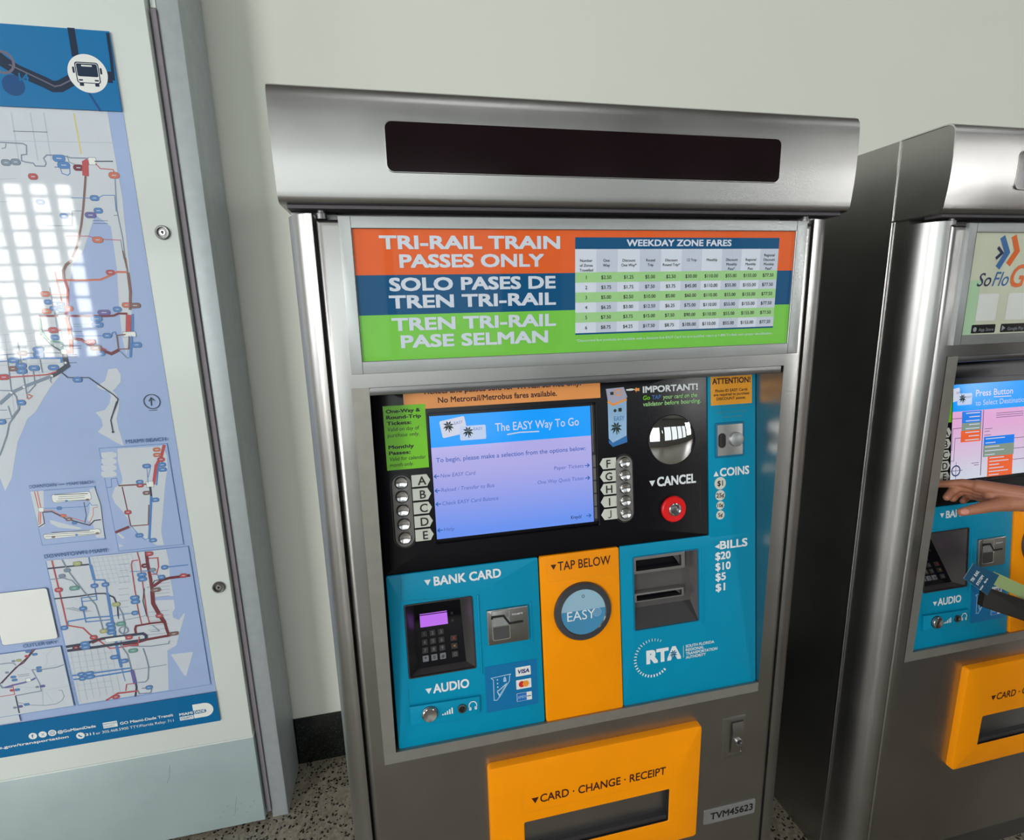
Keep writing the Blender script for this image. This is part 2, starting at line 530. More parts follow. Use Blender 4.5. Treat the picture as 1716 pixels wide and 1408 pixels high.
# map artwork in metres on the print: x from the camera's foot, height above the floor
MAP_ART = [
('g','land',0,[(-1.4,1.9285),(-0.5844,1.9289),(-0.5844,1.8713),(-0.583,1.7536),(-0.5902,1.6376),(-0.5969,1.5307),(-0.6134,1.4485),(-0.6295,1.4015),(-0.6321,1.4325),(-0.6283,1.5042),(-0.6183,1.5981),(-0.6158,1.6895),(-0.6426,1.7148),(-0.679,1.6378),(-0.7023,1.6119),(-0.73,1.5334),(-0.7415,1.4529),(-0.7432,1.4146),(-0.7581,1.3986),(-0.7689,1.3643),(-0.7989,1.3309),(-0.8375,1.2766),(-0.8572,1.2608),(-0.8719,1.2332),(-0.8861,1.2084),(-0.9026,1.1588),(-0.9141,1.123),(-0.9335,1.0907),(-0.9378,1.1253),(-1.4,1.1)]),
('g','land',0,[(-0.6725,1.3684),(-0.6546,1.3695),(-0.649,1.3551),(-0.6518,1.3369),(-0.6658,1.3213),(-0.6718,1.3176),(-0.6648,1.3049),(-0.6621,1.2903),(-0.6667,1.2698),(-0.6743,1.2494),(-0.674,1.2242),(-0.6706,1.1943),(-0.6698,1.1805),(-0.6832,1.1889),(-0.6992,1.2029),(-0.7189,1.2191),(-0.7059,1.2328),(-0.706,1.2496),(-0.7157,1.2668),(-0.6953,1.2717),(-0.6841,1.2854),(-0.6776,1.3036),(-0.6809,1.3161),(-0.6944,1.3209),(-0.7036,1.3296),(-0.6841,1.3407)]),
('l','road',0.0022,[(-0.8644,1.4584),(-0.8811,1.2637)]),
('l','road',0.0022,[(-0.8465,1.4578),(-0.8479,1.3336)]),
('l','road',0.0022,[(-0.8254,1.4647),(-0.8426,1.3254)]),
('l','road',0.0022,[(-0.8073,1.4641),(-0.8149,1.3477)]),
('l','road',0.0022,[(-0.7599,1.4855),(-0.75,1.4156)]),
('l','road',0.002,[(-0.8747,1.4557),(-0.7547,1.4577)]),
('l','road',0.002,[(-0.8779,1.4387),(-0.7577,1.4404)]),
('l','road',0.002,[(-0.8812,1.4217),(-0.7607,1.423)]),
('l','road',0.002,[(-0.8848,1.4026),(-0.7641,1.4036)]),
('l','road',0.002,[(-0.8877,1.3873),(-0.7668,1.388)]),
('l','road',0.002,[(-0.8914,1.3681),(-0.7702,1.3684)]),
('l','road',0.002,[(-0.8932,1.3585),(-0.772,1.3585)]),
('l','road',0.003,[(-0.7656,1.9186),(-0.7694,1.8234)]),
('l','road',0.003,[(-0.7305,1.9202),(-0.7338,1.8245)]),
('l','road',0.003,[(-0.7057,1.9214),(-0.7086,1.8253)]),
('l','road',0.002,[(-0.797,1.8623),(-0.5808,1.8657)]),
('l','road',0.002,[(-0.8118,1.7851),(-0.7809,1.7873)]),
('l','road',0.002,[(-0.8205,1.7395),(-0.78,1.7412)]),
('l','yellow',0.004,[(-0.6496,1.9228),(-0.6491,1.8837),(-0.6491,1.8401)]),
('l','grey',0.0035,[(-0.7976,1.859),(-0.756,1.858),(-0.7496,1.8545),(-0.7524,1.8367),(-0.7626,1.8351),(-0.7642,1.8236),(-0.7581,1.8212),(-0.7431,1.8191),(-0.7405,1.8136),(-0.7227,1.8136),(-0.7191,1.8198),(-0.7221,1.83),(-0.715,1.8364),(-0.6861,1.8368),(-0.67,1.8322),(-0.6333,1.8323)]),
('l','grey',0.0025,[(-0.7865,1.8569),(-0.7892,1.8486),(-0.7966,1.8466)]),
('l','blue',0.0025,[(-0.7048,1.8125),(-0.683,1.8131),(-0.6761,1.8107),(-0.6774,1.8003),(-0.6822,1.7963),(-0.6925,1.7999),(-0.6941,1.8115)]),
('l','grey',0.0025,[(-0.6765,1.8366),(-0.6751,1.8237),(-0.6649,1.8189)]),
('p','blue',(0.027, 0.016),[(-0.6933,1.8304)]),
('p','blue',(0.027, 0.016),[(-0.6864,1.8169)]),
('p','maroon',(0.022, 0.014),[(-0.6592,1.8125)]),
('l','red',0.017,[(-0.6368,1.8262),(-0.6443,1.8221),(-0.648,1.7958)]),
('l','brown',0.006,[(-0.648,1.7958),(-0.6542,1.7693),(-0.6646,1.7265),(-0.6742,1.6914),(-0.6908,1.645),(-0.7034,1.623)]),
('q','white',(0.014, 0.014),[(-0.6298,1.8267)]),
('l','dark',0.003,[(-0.6256,1.8265),(-0.5894,1.8276)]),
('l','red',0.0025,[(-0.625,1.8226),(-0.6169,1.8119),(-0.5921,1.8104),(-0.5901,1.8026),(-0.5913,1.7919)]),
('p','orange',(0.024, 0.015),[(-0.592,1.7985)]),
('l','grey',0.003,[(-0.5911,1.7933),(-0.5978,1.7274),(-0.5974,1.7056),(-0.5957,1.6671),(-0.5985,1.5914),(-0.5985,1.5577)]),
('l','grey',0.0022,[(-0.6063,1.7137),(-0.5986,1.7138)]),
('l','grey',0.0022,[(-0.6005,1.6616),(-0.6006,1.6197),(-0.5969,1.6183)]),
('l','blue',0.002,[(-0.6841,1.7497),(-0.6395,1.7499),(-0.6321,1.7495),(-0.621,1.7561),(-0.5975,1.7566),(-0.5999,1.7219)]),
('p','blue',(0.02, 0.013),[(-0.6382,1.7499)]),
('p','blue',(0.02, 0.013),[(-0.6351,1.7234)]),
('p','violet',(0.025, 0.014),[(-0.652,1.7138)]),
('l','dark',0.0012,[(-0.6498,1.7024),(-0.6196,1.7021)]),
('l','dark',0.0012,[(-0.6496,1.6964),(-0.6206,1.6961)]),
('l','dark',0.0014,[(-0.769,1.8818),(-0.7056,1.8826)]),
('l','red',0.002,[(-0.7079,1.6687),(-0.663,1.6688),(-0.6463,1.6628),(-0.602,1.6602)]),
('p','orange',(0.024, 0.015),[(-0.6466,1.6609)]),
('l','grey',0.002,[(-0.7409,1.6909),(-0.6918,1.6907),(-0.6864,1.7222),(-0.6665,1.7225)]),
('p','blue',(0.018, 0.012),[(-0.7443,1.74)]),
('p','blue',(0.018, 0.012),[(-0.7043,1.7113)]),
('p','grey',(0.02, 0.014),[(-0.7937,1.8189)]),
('p','grey',(0.02, 0.014),[(-0.7758,1.8207)]),
('p','red',(0.02, 0.014),[(-0.7487,1.792)]),
('l','brown',0.008,[(-0.7045,1.6172),(-0.7179,1.607),(-0.726,1.5941),(-0.728,1.5759)]),
('l','orange',0.006,[(-0.7423,1.574),(-0.7284,1.5739),(-0.6908,1.5728),(-0.6549,1.5737),(-0.6342,1.5827),(-0.6184,1.5904),(-0.5991,1.5897)]),
('p','red',(0.02, 0.012),[(-0.6326,1.5895)]),
('l','brown',0.008,[(-0.5968,1.5889),(-0.5987,1.5448),(-0.6055,1.5043)]),
('l','red',0.007,[(-0.7268,1.5759),(-0.7239,1.5523),(-0.7323,1.5128),(-0.7403,1.4916),(-0.7396,1.4539)]),
('l','brown',0.0025,[(-0.5965,1.6219),(-0.5968,1.5889)]),
('l','brown',0.004,[(-0.6001,1.6376),(-0.5978,1.5982)]),
('l','orange',0.003,[(-0.7688,1.5426),(-0.7269,1.5413)]),
('p','orange',(0.021, 0.013),[(-0.77,1.5437)]),
('p','orange',(0.021, 0.013),[(-0.7743,1.5053)]),
('p','orange',(0.021, 0.013),[(-0.73,1.5101)]),
('p','blue',(0.018, 0.012),[(-0.7677,1.5258)]),
('p','blue',(0.018, 0.012),[(-0.7442,1.5205)]),
('p','blue',(0.018, 0.012),[(-0.7592,1.5116)]),
('p','blue',(0.018, 0.012),[(-0.745,1.5078)]),
('l','blue',0.002,[(-0.7672,1.5255),(-0.7357,1.5248)]),
('l','orange',0.003,[(-0.7427,1.5917),(-0.7404,1.5183)]),
('l','grey',0.002,[(-0.7591,1.5581),(-0.7609,1.4546)]),
('l','blue',0.002,[(-0.7592,1.5116),(-0.7581,1.4707)]),
('l','maroon',0.0065,[(-0.7913,1.4952),(-0.7563,1.4948),(-0.6561,1.4915),(-0.6413,1.4922),(-0.6308,1.4968),(-0.6125,1.4958)]),
('p','violet',(0.029, 0.013),[(-0.6602,1.4997)]),
('p','blue',(0.02, 0.013),[(-0.6317,1.5063)]),
('p','orange',(0.02, 0.013),[(-0.6117,1.5154)]),
('p','brown',(0.026, 0.013),[(-0.5936,1.5141)]),
('p','blue',(0.026, 0.014),[(-0.6777,1.4859)]),
('p','blue',(0.026, 0.014),[(-0.678,1.4723)]),
('l','green',0.0014,[(-0.7269,1.4751),(-0.6954,1.4742)]),
('l','green',0.0014,[(-0.7278,1.4698),(-0.6998,1.4694)]),
('l','red',0.015,[(-0.6104,1.4935),(-0.6179,1.4497)]),
('l','blue',0.006,[(-0.602,1.4947),(-0.6085,1.4522)]),
('q','white',(0.026, 0.011),[(-0.6157,1.448)]),
('l','blue',0.0065,[(-0.6113,1.444),(-0.622,1.394)]),
('l','grey',0.0025,[(-0.6235,1.3927),(-0.6297,1.3929),(-0.641,1.4089)]),
('p','blue',(0.024, 0.014),[(-0.6045,1.4228)]),
('l','red',0.003,[(-0.7868,1.462),(-0.7431,1.4616)]),
('p','red',(0.022, 0.014),[(-0.7685,1.4624)]),
('p','red',(0.022, 0.014),[(-0.7685,1.463)]),
('p','blue',(0.02, 0.014),[(-0.7681,1.4462)]),
('q','land',(0.014, 0.07),[(-0.7458,1.4622)]),
('l','orange',0.01,[(-0.7374,1.4916),(-0.7361,1.4673),(-0.7377,1.4375),(-0.7407,1.413),(-0.7518,1.4112)]),
('q','white',(0.01, 0.01),[(-0.7385,1.4465)]),
('l','green',0.006,[(-0.791,1.4904),(-0.7933,1.4584),(-0.7849,1.4393),(-0.7574,1.4342),(-0.7581,1.4164)]),
('l','green',0.003,[(-0.7941,1.4665),(-0.7732,1.4252),(-0.7562,1.4136)]),
('l','dark',0.003,[(-0.7961,1.4558),(-0.7774,1.4281),(-0.7609,1.4138)]),
('p','white',(0.005, 0.005),[(-0.7937,1.4624)]),
('p','white',(0.005, 0.005),[(-0.7929,1.4498)]),
('p','white',(0.005, 0.005),[(-0.7815,1.4386)]),
('p','white',(0.005, 0.005),[(-0.7704,1.4278)]),
('p','white',(0.005, 0.005),[(-0.7585,1.4274)]),
('q','white',(0.011, 0.011),[(-0.7563,1.4128)]),
('l','blue',0.0025,[(-0.731,1.4482),(-0.6756,1.4468),(-0.6536,1.446),(-0.65,1.4536),(-0.6444,1.4548),(-0.6436,1.4473),(-0.6238,1.4472)]),
('p','blue',(0.02, 0.013),[(-0.6622,1.4466)]),
('l','brown',0.004,[(-0.6425,1.4464),(-0.6236,1.4483)]),
('l','brown',0.0035,[(-0.6425,1.4464),(-0.6438,1.4146),(-0.6226,1.4143),(-0.6168,1.4442)]),
('l','maroon',0.009,[(-0.7332,1.4428),(-0.7157,1.4394),(-0.7011,1.4252),(-0.6786,1.4132),(-0.6603,1.4041),(-0.6428,1.4131)]),
('l','red',0.003,[(-0.7226,1.441),(-0.6982,1.4278),(-0.6686,1.4142)]),
('p','red',(0.021, 0.013),[(-0.6978,1.4333)]),
('p','brown',(0.027, 0.014),[(-0.6894,1.4192)]),
('p','blue',(0.02, 0.012),[(-0.6823,1.4056)]),
('l','grey',0.003,[(-0.8832,1.4108),(-0.8414,1.4123),(-0.8132,1.4127),(-0.7615,1.4105)]),
('l','blue',0.006,[(-0.8416,1.3987),(-0.8293,1.4017),(-0.7635,1.3988),(-0.7654,1.3879)]),
('l','blue',0.003,[(-0.886,1.3961),(-0.844,1.3983)]),
('p','brown',(0.021, 0.013),[(-0.8385,1.413)]),
('p','blue',(0.024, 0.014),[(-0.8061,1.4197)]),
('p','blue',(0.024, 0.014),[(-0.8076,1.4076)]),
('p','blue',(0.024, 0.014),[(-0.8465,1.3848)]),
('p','blue',(0.024, 0.014),[(-0.8476,1.3725)]),
('p','blue',(0.024, 0.014),[(-0.8585,1.3976)]),
('p','blue',(0.024, 0.014),[(-0.8219,1.3781)]),
('p','blue',(0.024, 0.014),[(-0.7835,1.3777)]),
('p','brown',(0.02, 0.013),[(-0.8634,1.3788)]),
('l','dark',0.013,[(-0.7559,1.4081),(-0.7561,1.3888),(-0.7547,1.3805),(-0.7738,1.3675),(-0.7897,1.3586)]),
('l','grey',0.009,[(-0.7897,1.3586),(-0.8457,1.338),(-0.8738,1.3257),(-0.9044,1.2998)]),
('l','red',0.004,[(-0.893,1.3598),(-0.8791,1.3596),(-0.851,1.3604),(-0.7987,1.3618),(-0.7784,1.3683)]),
('p','red',(0.025, 0.014),[(-0.8845,1.3604)]),
('p','white',(0.006, 0.006),[(-0.7571,1.3875)]),
('p','white',(0.006, 0.006),[(-0.7897,1.3586)]),
('p','white',(0.006, 0.006),[(-0.8496,1.336)]),
('p','white',(0.006, 0.006),[(-0.8769,1.3245)]),
('l','grey',0.0022,[(-0.79,1.3572),(-0.7952,1.3478),(-0.7927,1.342)]),
('l','grey',0.0025,[(-0.8463,1.3601),(-0.8473,1.3102)]),
('l','grey',0.0022,[(-0.8247,1.3755),(-0.8265,1.3397),(-0.8441,1.3212)]),
('l','grey',0.002,[(-0.8066,1.4103),(-0.8074,1.3664)]),
('l','grey',0.002,[(-0.869,1.4129),(-0.8762,1.3259)]),
('l','grey',0.002,[(-0.8434,1.4387),(-0.8463,1.3601)]),
('l','grey',0.003,[(-0.8986,1.3305),(-0.8756,1.3286),(-0.8689,1.3143),(-0.8694,1.2864),(-0.8875,1.2656)]),
('p','blue',(0.019, 0.014),[(-0.8617,1.2999)]),
('l','orange',0.0025,[(-0.8425,1.3169),(-0.8371,1.3138),(-0.8454,1.3073),(-0.8482,1.3089),(-0.8467,1.3172),(-0.8412,1.3177)]),
('l','dark',0.003,[(-0.7683,1.3645),(-0.7583,1.3528),(-0.7159,1.3506),(-0.6947,1.3296),(-0.6709,1.3068),(-0.6637,1.2963),(-0.6664,1.2878),(-0.6847,1.2517)]),
('p','blue',(0.021, 0.014),[(-0.7398,1.3468)]),
('l','dark',0.0016,[(-0.7312,1.4582),(-0.712,1.4581)]),
('l','dark',0.0016,[(-0.7374,1.4252),(-0.7181,1.425)]),
('l','dark',0.0016,[(-0.7395,1.4198),(-0.7202,1.4196)]),
('l','dark',0.0016,[(-0.7503,1.4057),(-0.7311,1.4054)]),
('l','dark',0.0016,[(-0.7516,1.4011),(-0.7324,1.4008)]),
('l','dark',0.0016,[(-0.7535,1.3873),(-0.7342,1.387)]),
('l','dark',0.003,[(-0.6671,1.2906),(-0.6868,1.2461),(-0.6868,1.2167)]),
('p','dark',(0.006, 0.006),[(-0.6868,1.2167)]),
('l','grey',0.003,[(-0.8671,1.2927),(-0.8686,1.2844),(-0.8947,1.2523),(-0.9046,1.2246),(-0.9277,1.1777)]),
('p','blue',(0.02, 0.014),[(-0.9092,1.2576)]),
('l','grey',0.0022,[(-0.9072,1.2852),(-0.8934,1.2843)]),
('l','grey',0.002,[(-0.8892,1.2941),(-0.8865,1.2645),(-0.9116,1.2625)]),
('r','dark',(0.0175, 0.002),[(-0.592,1.2855)]),
('l','dark',0.0035,[(-0.5945,1.2756),(-0.5928,1.2943)]),
('l','dark',0.003,[(-0.5984,1.2863),(-0.5927,1.2952),(-0.5864,1.2877)]),
('l','dark',0.0018,[(-0.6017,1.2643),(-0.5832,1.2643)]),
('b','water',0,[(-0.722,0.911),(-0.575,1.178)]),
('g','land',0,[(-0.6833,1.1752),(-0.5978,1.1727),(-0.5847,1.1746),(-0.5788,1.1481),(-0.5815,1.1184),(-0.5917,1.0816),(-0.6003,1.0443),(-0.6113,0.9914),(-0.6201,0.9533),(-0.6202,0.9296),(-0.6192,0.9136),(-0.6355,0.9156),(-0.65,0.9293),(-0.6575,0.9342),(-0.6838,0.9647),(-0.6892,0.9924),(-0.6983,1.0164),(-0.711,1.0368),(-0.7142,1.056),(-0.7045,1.0775),(-0.6872,1.0871),(-0.6849,1.1018),(-0.6879,1.1427)]),
('g','land',0,[(-0.7196,1.1674),(-0.6963,1.1683),(-0.6878,1.1629),(-0.6883,1.1556),(-0.6957,1.1522),(-0.7174,1.1526),(-0.7208,1.1584)]),
('g','land',0,[(-0.7222,1.1516),(-0.6988,1.1525),(-0.6903,1.147),(-0.6908,1.1397),(-0.6983,1.1363),(-0.72,1.1368),(-0.7234,1.1425)]),
('g','land',0,[(-0.7248,1.1357),(-0.7013,1.1366),(-0.6928,1.131),(-0.6934,1.1237),(-0.7008,1.1203),(-0.7226,1.1208),(-0.726,1.1267)]),
('g','land',0,[(-0.7274,1.1198),(-0.7039,1.1206),(-0.6954,1.115),(-0.6959,1.1076),(-0.7034,1.1043),(-0.7252,1.1048),(-0.7286,1.1107)]),
('g','land',0,[(-0.7179,0.963),(-0.7032,0.9437),(-0.7099,0.9426),(-0.7175,0.9552)]),
('g','land',0,[(-0.7199,0.9301),(-0.7097,0.923),(-0.7198,0.9203)]),
('l','red',0.01,[(-0.5806,1.1761),(-0.5921,1.1455),(-0.6065,1.1244),(-0.619,1.0767)]),
('l','blue',0.005,[(-0.5906,1.1342),(-0.6023,1.1203),(-0.6129,1.0742)]),
('p','orange',(0.019, 0.011),[(-0.5989,1.1654)]),
('p','orange',(0.019, 0.011),[(-0.6002,1.1518)]),
('p','red',(0.019, 0.012),[(-0.5931,1.1393)]),
('p','blue',(0.021, 0.012),[(-0.5931,1.1258)]),
('p','blue',(0.021, 0.012),[(-0.5932,1.1135)]),
('p','blue',(0.021, 0.012),[(-0.6272,1.1255)]),
('l','blue',0.002,[(-0.7225,1.0786),(-0.7112,1.079),(-0.7087,1.1003),(-0.697,1.1011),(-0.696,1.0812)]),
('l','brown',0.0055,[(-0.696,1.0812),(-0.6277,1.079)]),
('l','maroon',0.0035,[(-0.6886,1.0778),(-0.6864,1.0105),(-0.6857,0.9735)]),
('p','red',(0.018, 0.012),[(-0.6864,1.0105)]),
('p','red',(0.018, 0.012),[(-0.6488,1.0777)]),
('p','blue',(0.018, 0.011),[(-0.6485,1.0863)]),
('q','white',(0.015, 0.015),[(-0.6269,1.0782)]),
('l','dark',0.007,[(-0.6275,1.0718),(-0.6286,1.0472)]),
('l','blue',0.008,[(-0.6286,1.0472),(-0.6384,0.9944),(-0.6501,0.9333)]),
('p','brown',(0.019, 0.011),[(-0.6376,1.0565)]),
('p','blue',(0.02, 0.012),[(-0.6211,1.0365)]),
('p','blue',(0.02, 0.012),[(-0.6703,0.9467)]),
('p','blue',(0.02, 0.012),[(-0.642,0.9299)]),
('l','brown',0.004,[(-0.6374,1.0251),(-0.6462,0.9728),(-0.6857,0.9735)]),
('l','maroon',0.009,[(-0.7221,0.9607),(-0.6891,0.9723)]),
('l','blue',0.0025,[(-0.6842,0.9725),(-0.6703,0.9467),(-0.6592,0.9336),(-0.6489,0.937)]),
('l','blue',0.002,[(-0.6271,1.1262),(-0.6306,1.0816)]),
('l','blue',0.002,[(-0.6176,1.1254),(-0.6284,1.0964)]),
('b','water',0,[(-0.882,0.947),(-0.748,1.084)]),
('g','land',0,[(-0.883,1.0848),(-0.8555,1.085),(-0.869,0.9957),(-0.8823,0.9911)]),
('g','land',0,[(-0.8552,1.0095),(-0.8332,0.9993),(-0.7906,0.9803),(-0.8011,0.9784),(-0.8402,0.9877),(-0.8556,1.0003)]),
('g','land',0,[(-0.7587,1.079),(-0.7482,1.081),(-0.7425,1.0373),(-0.7459,0.9845),(-0.7476,0.9498),(-0.7655,0.952),(-0.7663,0.9869),(-0.7769,1.0006),(-0.7678,1.0245)]),
('l','orange',0.003,[(-0.8679,1.0845),(-0.8682,1.0416),(-0.8764,1.0027),(-0.8817,1.0009)]),
('l','orange',0.003,[(-0.874,1.0845),(-0.8729,1.036),(-0.8798,1.0047)]),
('l','dark',0.003,[(-0.8664,1.0307),(-0.8679,1.0017),(-0.8818,0.9935)]),
('q','white',(0.01, 0.01),[(-0.8685,1.0371)]),
('l','blue',0.002,[(-0.861,1.0402),(-0.8315,1.0376),(-0.7863,1.0358),(-0.771,1.0357),(-0.7645,1.0443),(-0.7606,1.0367),(-0.7478,1.0363)]),
('p','blue',(0.012, 0.009),[(-0.8304,1.0369)]),
('p','blue',(0.012, 0.009),[(-0.8053,0.9961)]),
('l','orange',0.0025,[(-0.8644,1.0351),(-0.8472,1.0338),(-0.8297,1.019),(-0.7827,0.9966)]),
('l','dark',0.004,[(-0.8664,1.0307),(-0.8478,1.0302),(-0.8214,1.0088),(-0.7837,0.9904),(-0.7741,0.9862),(-0.7619,0.9973),(-0.7476,0.9979)]),
('l','orange',0.002,[(-0.7764,0.988),(-0.7622,1.0114),(-0.7592,1.0298),(-0.7485,1.0317)]),
('l','dark',0.0025,[(-0.7763,1.047),(-0.7768,1.0131),(-0.7832,0.9935)]),
('p','orange',(0.014, 0.009),[(-0.825,1.0169)]),
('p','brown',(0.016, 0.009),[(-0.8154,1.0065)]),
('b','white',0,[(-0.8409,1.0524),(-0.7593,1.0723)]),
('b','white',0,[(-0.8751,0.9617),(-0.754,0.9744)]),
('l','dark',0.0022,[(-0.8354,1.0721),(-0.7644,1.0679)]),
('l','dark',0.0014,[(-0.8278,1.0659),(-0.7715,1.0634)]),
('l','dark',0.0014,[(-0.8288,1.0605),(-0.7723,1.0583)]),
('l','dark',0.0014,[(-0.8334,1.0555),(-0.7644,1.0523)]),
('l','dark',0.0022,[(-0.8573,0.977),(-0.7764,0.9723)]),
('l','dark',0.0014,[(-0.8718,0.9731),(-0.7669,0.9674)]),
('l','dark',0.0014,[(-0.8727,0.9676),(-0.7573,0.9624)]),
('p','brown',(0.009, 0.006),[(-0.7677,1.0523)]),
('p','brown',(0.009, 0.006),[(-0.8555,0.9652)]),
('p','brown',(0.009, 0.006),[(-0.761,0.9635)]),
('p','blue',(0.007, 0.006),[(-0.8123,1.0539)]),
('p','blue',(0.007, 0.006),[(-0.806,0.9645)]),
('b','water',0,[(-0.882,0.4955),(-0.565,0.903)]),
('g','land',0,[(-0.8814,0.9051),(-0.6162,0.9016),(-0.6147,0.8713),(-0.6178,0.8288),(-0.6176,0.7779),(-0.6192,0.734),(-0.6267,0.7241),(-0.5975,0.7157),(-0.6141,0.6733),(-0.6313,0.627),(-0.6544,0.6157),(-0.6588,0.5743),(-0.6682,0.498),(-0.8789,0.4978)]),
('g','land',0,[(-0.6476,0.6031),(-0.594,0.6012),(-0.6195,0.5338),(-0.6242,0.5335)]),
('g','water',0,[(-0.6615,0.7736),(-0.6171,0.7705),(-0.6171,0.7595),(-0.6614,0.7644)]),
('g','water',0,[(-0.6267,0.7241),(-0.6005,0.7162),(-0.6149,0.6998),(-0.6273,0.7093)]),
('l','road',0.0018,[(-0.7824,0.904),(-0.776,0.8228)]),
('l','road',0.0018,[(-0.7718,0.9039),(-0.7652,0.8226)]),
('l','road',0.0018,[(-0.7611,0.9039),(-0.7543,0.8225)]),
('l','road',0.0018,[(-0.7504,0.9039),(-0.7435,0.8223)]),
('l','road',0.0018,[(-0.7396,0.9039),(-0.7326,0.8222)]),
('l','road',0.0018,[(-0.7288,0.9039),(-0.7216,0.822)]),
('l','road',0.0018,[(-0.718,0.9039),(-0.7106,0.8219)]),
('l','road',0.0018,[(-0.7071,0.9039),(-0.6996,0.8217)]),
('l','road',0.0018,[(-0.6962,0.9038),(-0.6885,0.8216)]),
('l','road',0.0018,[(-0.786,0.8993),(-0.6982,0.8982)]),
('l','road',0.0018,[(-0.7879,0.8878),(-0.7,0.8865)]),
('l','road',0.0018,[(-0.7898,0.8762),(-0.7019,0.8748)]),
('l','road',0.0018,[(-0.7917,0.8647),(-0.7037,0.8631)]),
('l','road',0.0018,[(-0.7936,0.8531),(-0.7055,0.8513)]),
('l','road',0.0018,[(-0.7956,0.8414),(-0.7073,0.8395)]),
('l','road',0.0018,[(-0.7975,0.8298),(-0.7091,0.8277)]),
('l','road',0.0018,[(-0.8772,0.6517),(-0.7778,0.6507)]),
('l','road',0.0018,[(-0.88,0.6356),(-0.7804,0.6344)]),
('l','road',0.0018,[(-0.8827,0.6194),(-0.783,0.618)]),
('l','road',0.0018,[(-0.8855,0.6032),(-0.7856,0.6015)]),
('l','road',0.0018,[(-0.8883,0.5869),(-0.7883,0.585)]),
('l','road',0.0018,[(-0.8911,0.5706),(-0.7909,0.5684)]),
('l','road',0.0018,[(-0.894,0.5542),(-0.7936,0.5517)]),
('l','road',0.0018,[(-0.8968,0.5377),(-0.7962,0.535)]),
('l','road',0.0018,[(-0.8724,0.6545),(-0.8749,0.5046)]),
('l','road',0.0018,[(-0.8577,0.6541),(-0.8594,0.5061)]),
('l','road',0.0018,[(-0.8428,0.6537),(-0.8439,0.5076)]),
('l','road',0.0018,[(-0.8279,0.6533),(-0.8283,0.509)]),
('l','road',0.0018,[(-0.813,0.6528),(-0.8126,0.5105)]),
('l','road',0.0018,[(-0.7979,0.6524),(-0.7969,0.512)]),
('l','road',0.0018,[(-0.7828,0.652),(-0.7811,0.5135)]),
('l','grey',0.0012,[(-0.7278,0.8741),(-0.7049,0.8738)]),
('l','grey',0.0012,[(-0.7304,0.8576),(-0.7075,0.8573)]),
('l','grey',0.0012,[(-0.733,0.841),(-0.71,0.8406)]),
('l','grey',0.0012,[(-0.7357,0.8244),(-0.7126,0.8239)]),
('l','grey',0.0012,[(-0.7383,0.8077),(-0.7152,0.8072)]),
('l','grey',0.0012,[(-0.7409,0.7909),(-0.7178,0.7903)]),
('l','grey',0.0012,[(-0.7436,0.7741),(-0.7204,0.7734)]),
('l','grey',0.0012,[(-0.7463,0.7571),(-0.7231,0.7564)]),
('l','grey',0.0012,[(-0.749,0.7401),(-0.7257,0.7394)]),
('l','grey',0.0012,[(-0.8662,0.7726),(-0.8437,0.7727)]),
('l','grey',0.0012,[(-0.861,0.7704),(-0.8385,0.7704)]),
('l','grey',0.0012,[(-0.8557,0.7681),(-0.8332,0.7682)]),
('l','grey',0.0012,[(-0.8505,0.7659),(-0.828,0.7659)]),
('l','grey',0.0012,[(-0.8453,0.7637),(-0.8227,0.7637)]),
('l','grey',0.0012,[(-0.84,0.7614),(-0.8174,0.7614)]),
('l','grey',0.0012,[(-0.8348,0.7591),(-0.8121,0.7591)]),
('l','grey',0.0012,[(-0.8295,0.7569),(-0.8068,0.7569)]),
('l','grey',0.0012,[(-0.6824,0.7329),(-0.6346,0.732)]),
('l','grey',0.0012,[(-0.6843,0.7203),(-0.6365,0.7193)]),
('l','grey',0.0012,[(-0.6862,0.7077),(-0.6383,0.7066)]),
('l','grey',0.0012,[(-0.6881,0.695),(-0.6401,0.6938)]),
('l','grey',0.0012,[(-0.69,0.6823),(-0.6419,0.681)]),
('l','grey',0.0012,[(-0.6919,0.6695),(-0.6438,0.6681)]),
('l','grey',0.0012,[(-0.6938,0.6567),(-0.6456,0.6553)]),
('l','grey',0.0012,[(-0.6518,0.8192),(-0.6192,0.8189)]),
('l','grey',0.0012,[(-0.6532,0.81),(-0.6205,0.8097)]),
('l','grey',0.0012,[(-0.6545,0.8008),(-0.6218,0.8004)]),
('l','grey',0.0012,[(-0.6559,0.7916),(-0.6232,0.7912)]),
('l','grey',0.0012,[(-0.6573,0.7824),(-0.6245,0.7819)]),
('l','grey',0.0012,[(-0.6586,0.7731),(-0.6258,0.7726)]),
('l','red',0.0045,[(-0.8693,0.9045),(-0.868,0.8257),(-0.8672,0.7263),(-0.834,0.7129),(-0.823,0.6936),(-0.8085,0.6764),(-0.7844,0.6456),(-0.764,0.6446),(-0.7193,0.6461)]),
('l','dark',0.0055,[(-0.8818,0.8846),(-0.7927,0.8839)]),
('l','blue',0.009,[(-0.7893,0.8824),(-0.7879,0.8403)]),
('l','blue',0.004,[(-0.7895,0.9032),(-0.7902,0.8825)]),
('l','blue',0.005,[(-0.7887,0.8405),(-0.7651,0.8371),(-0.7637,0.8246),(-0.7654,0.7999)]),
('l','blue',0.0035,[(-0.7881,0.8386),(-0.7899,0.8248),(-0.7911,0.786),(-0.8246,0.7857),(-0.824,0.7963),(-0.7917,0.796)]),
('l','blue',0.004,[(-0.8243,0.7875),(-0.8251,0.7662),(-0.8252,0.7285),(-0.7686,0.7265)]),
('l','blue',0.005,[(-0.864,0.7366),(-0.8155,0.7388),(-0.767,0.7361)]),
('l','blue',0.003,[(-0.8658,0.7261),(-0.864,0.7366)]),
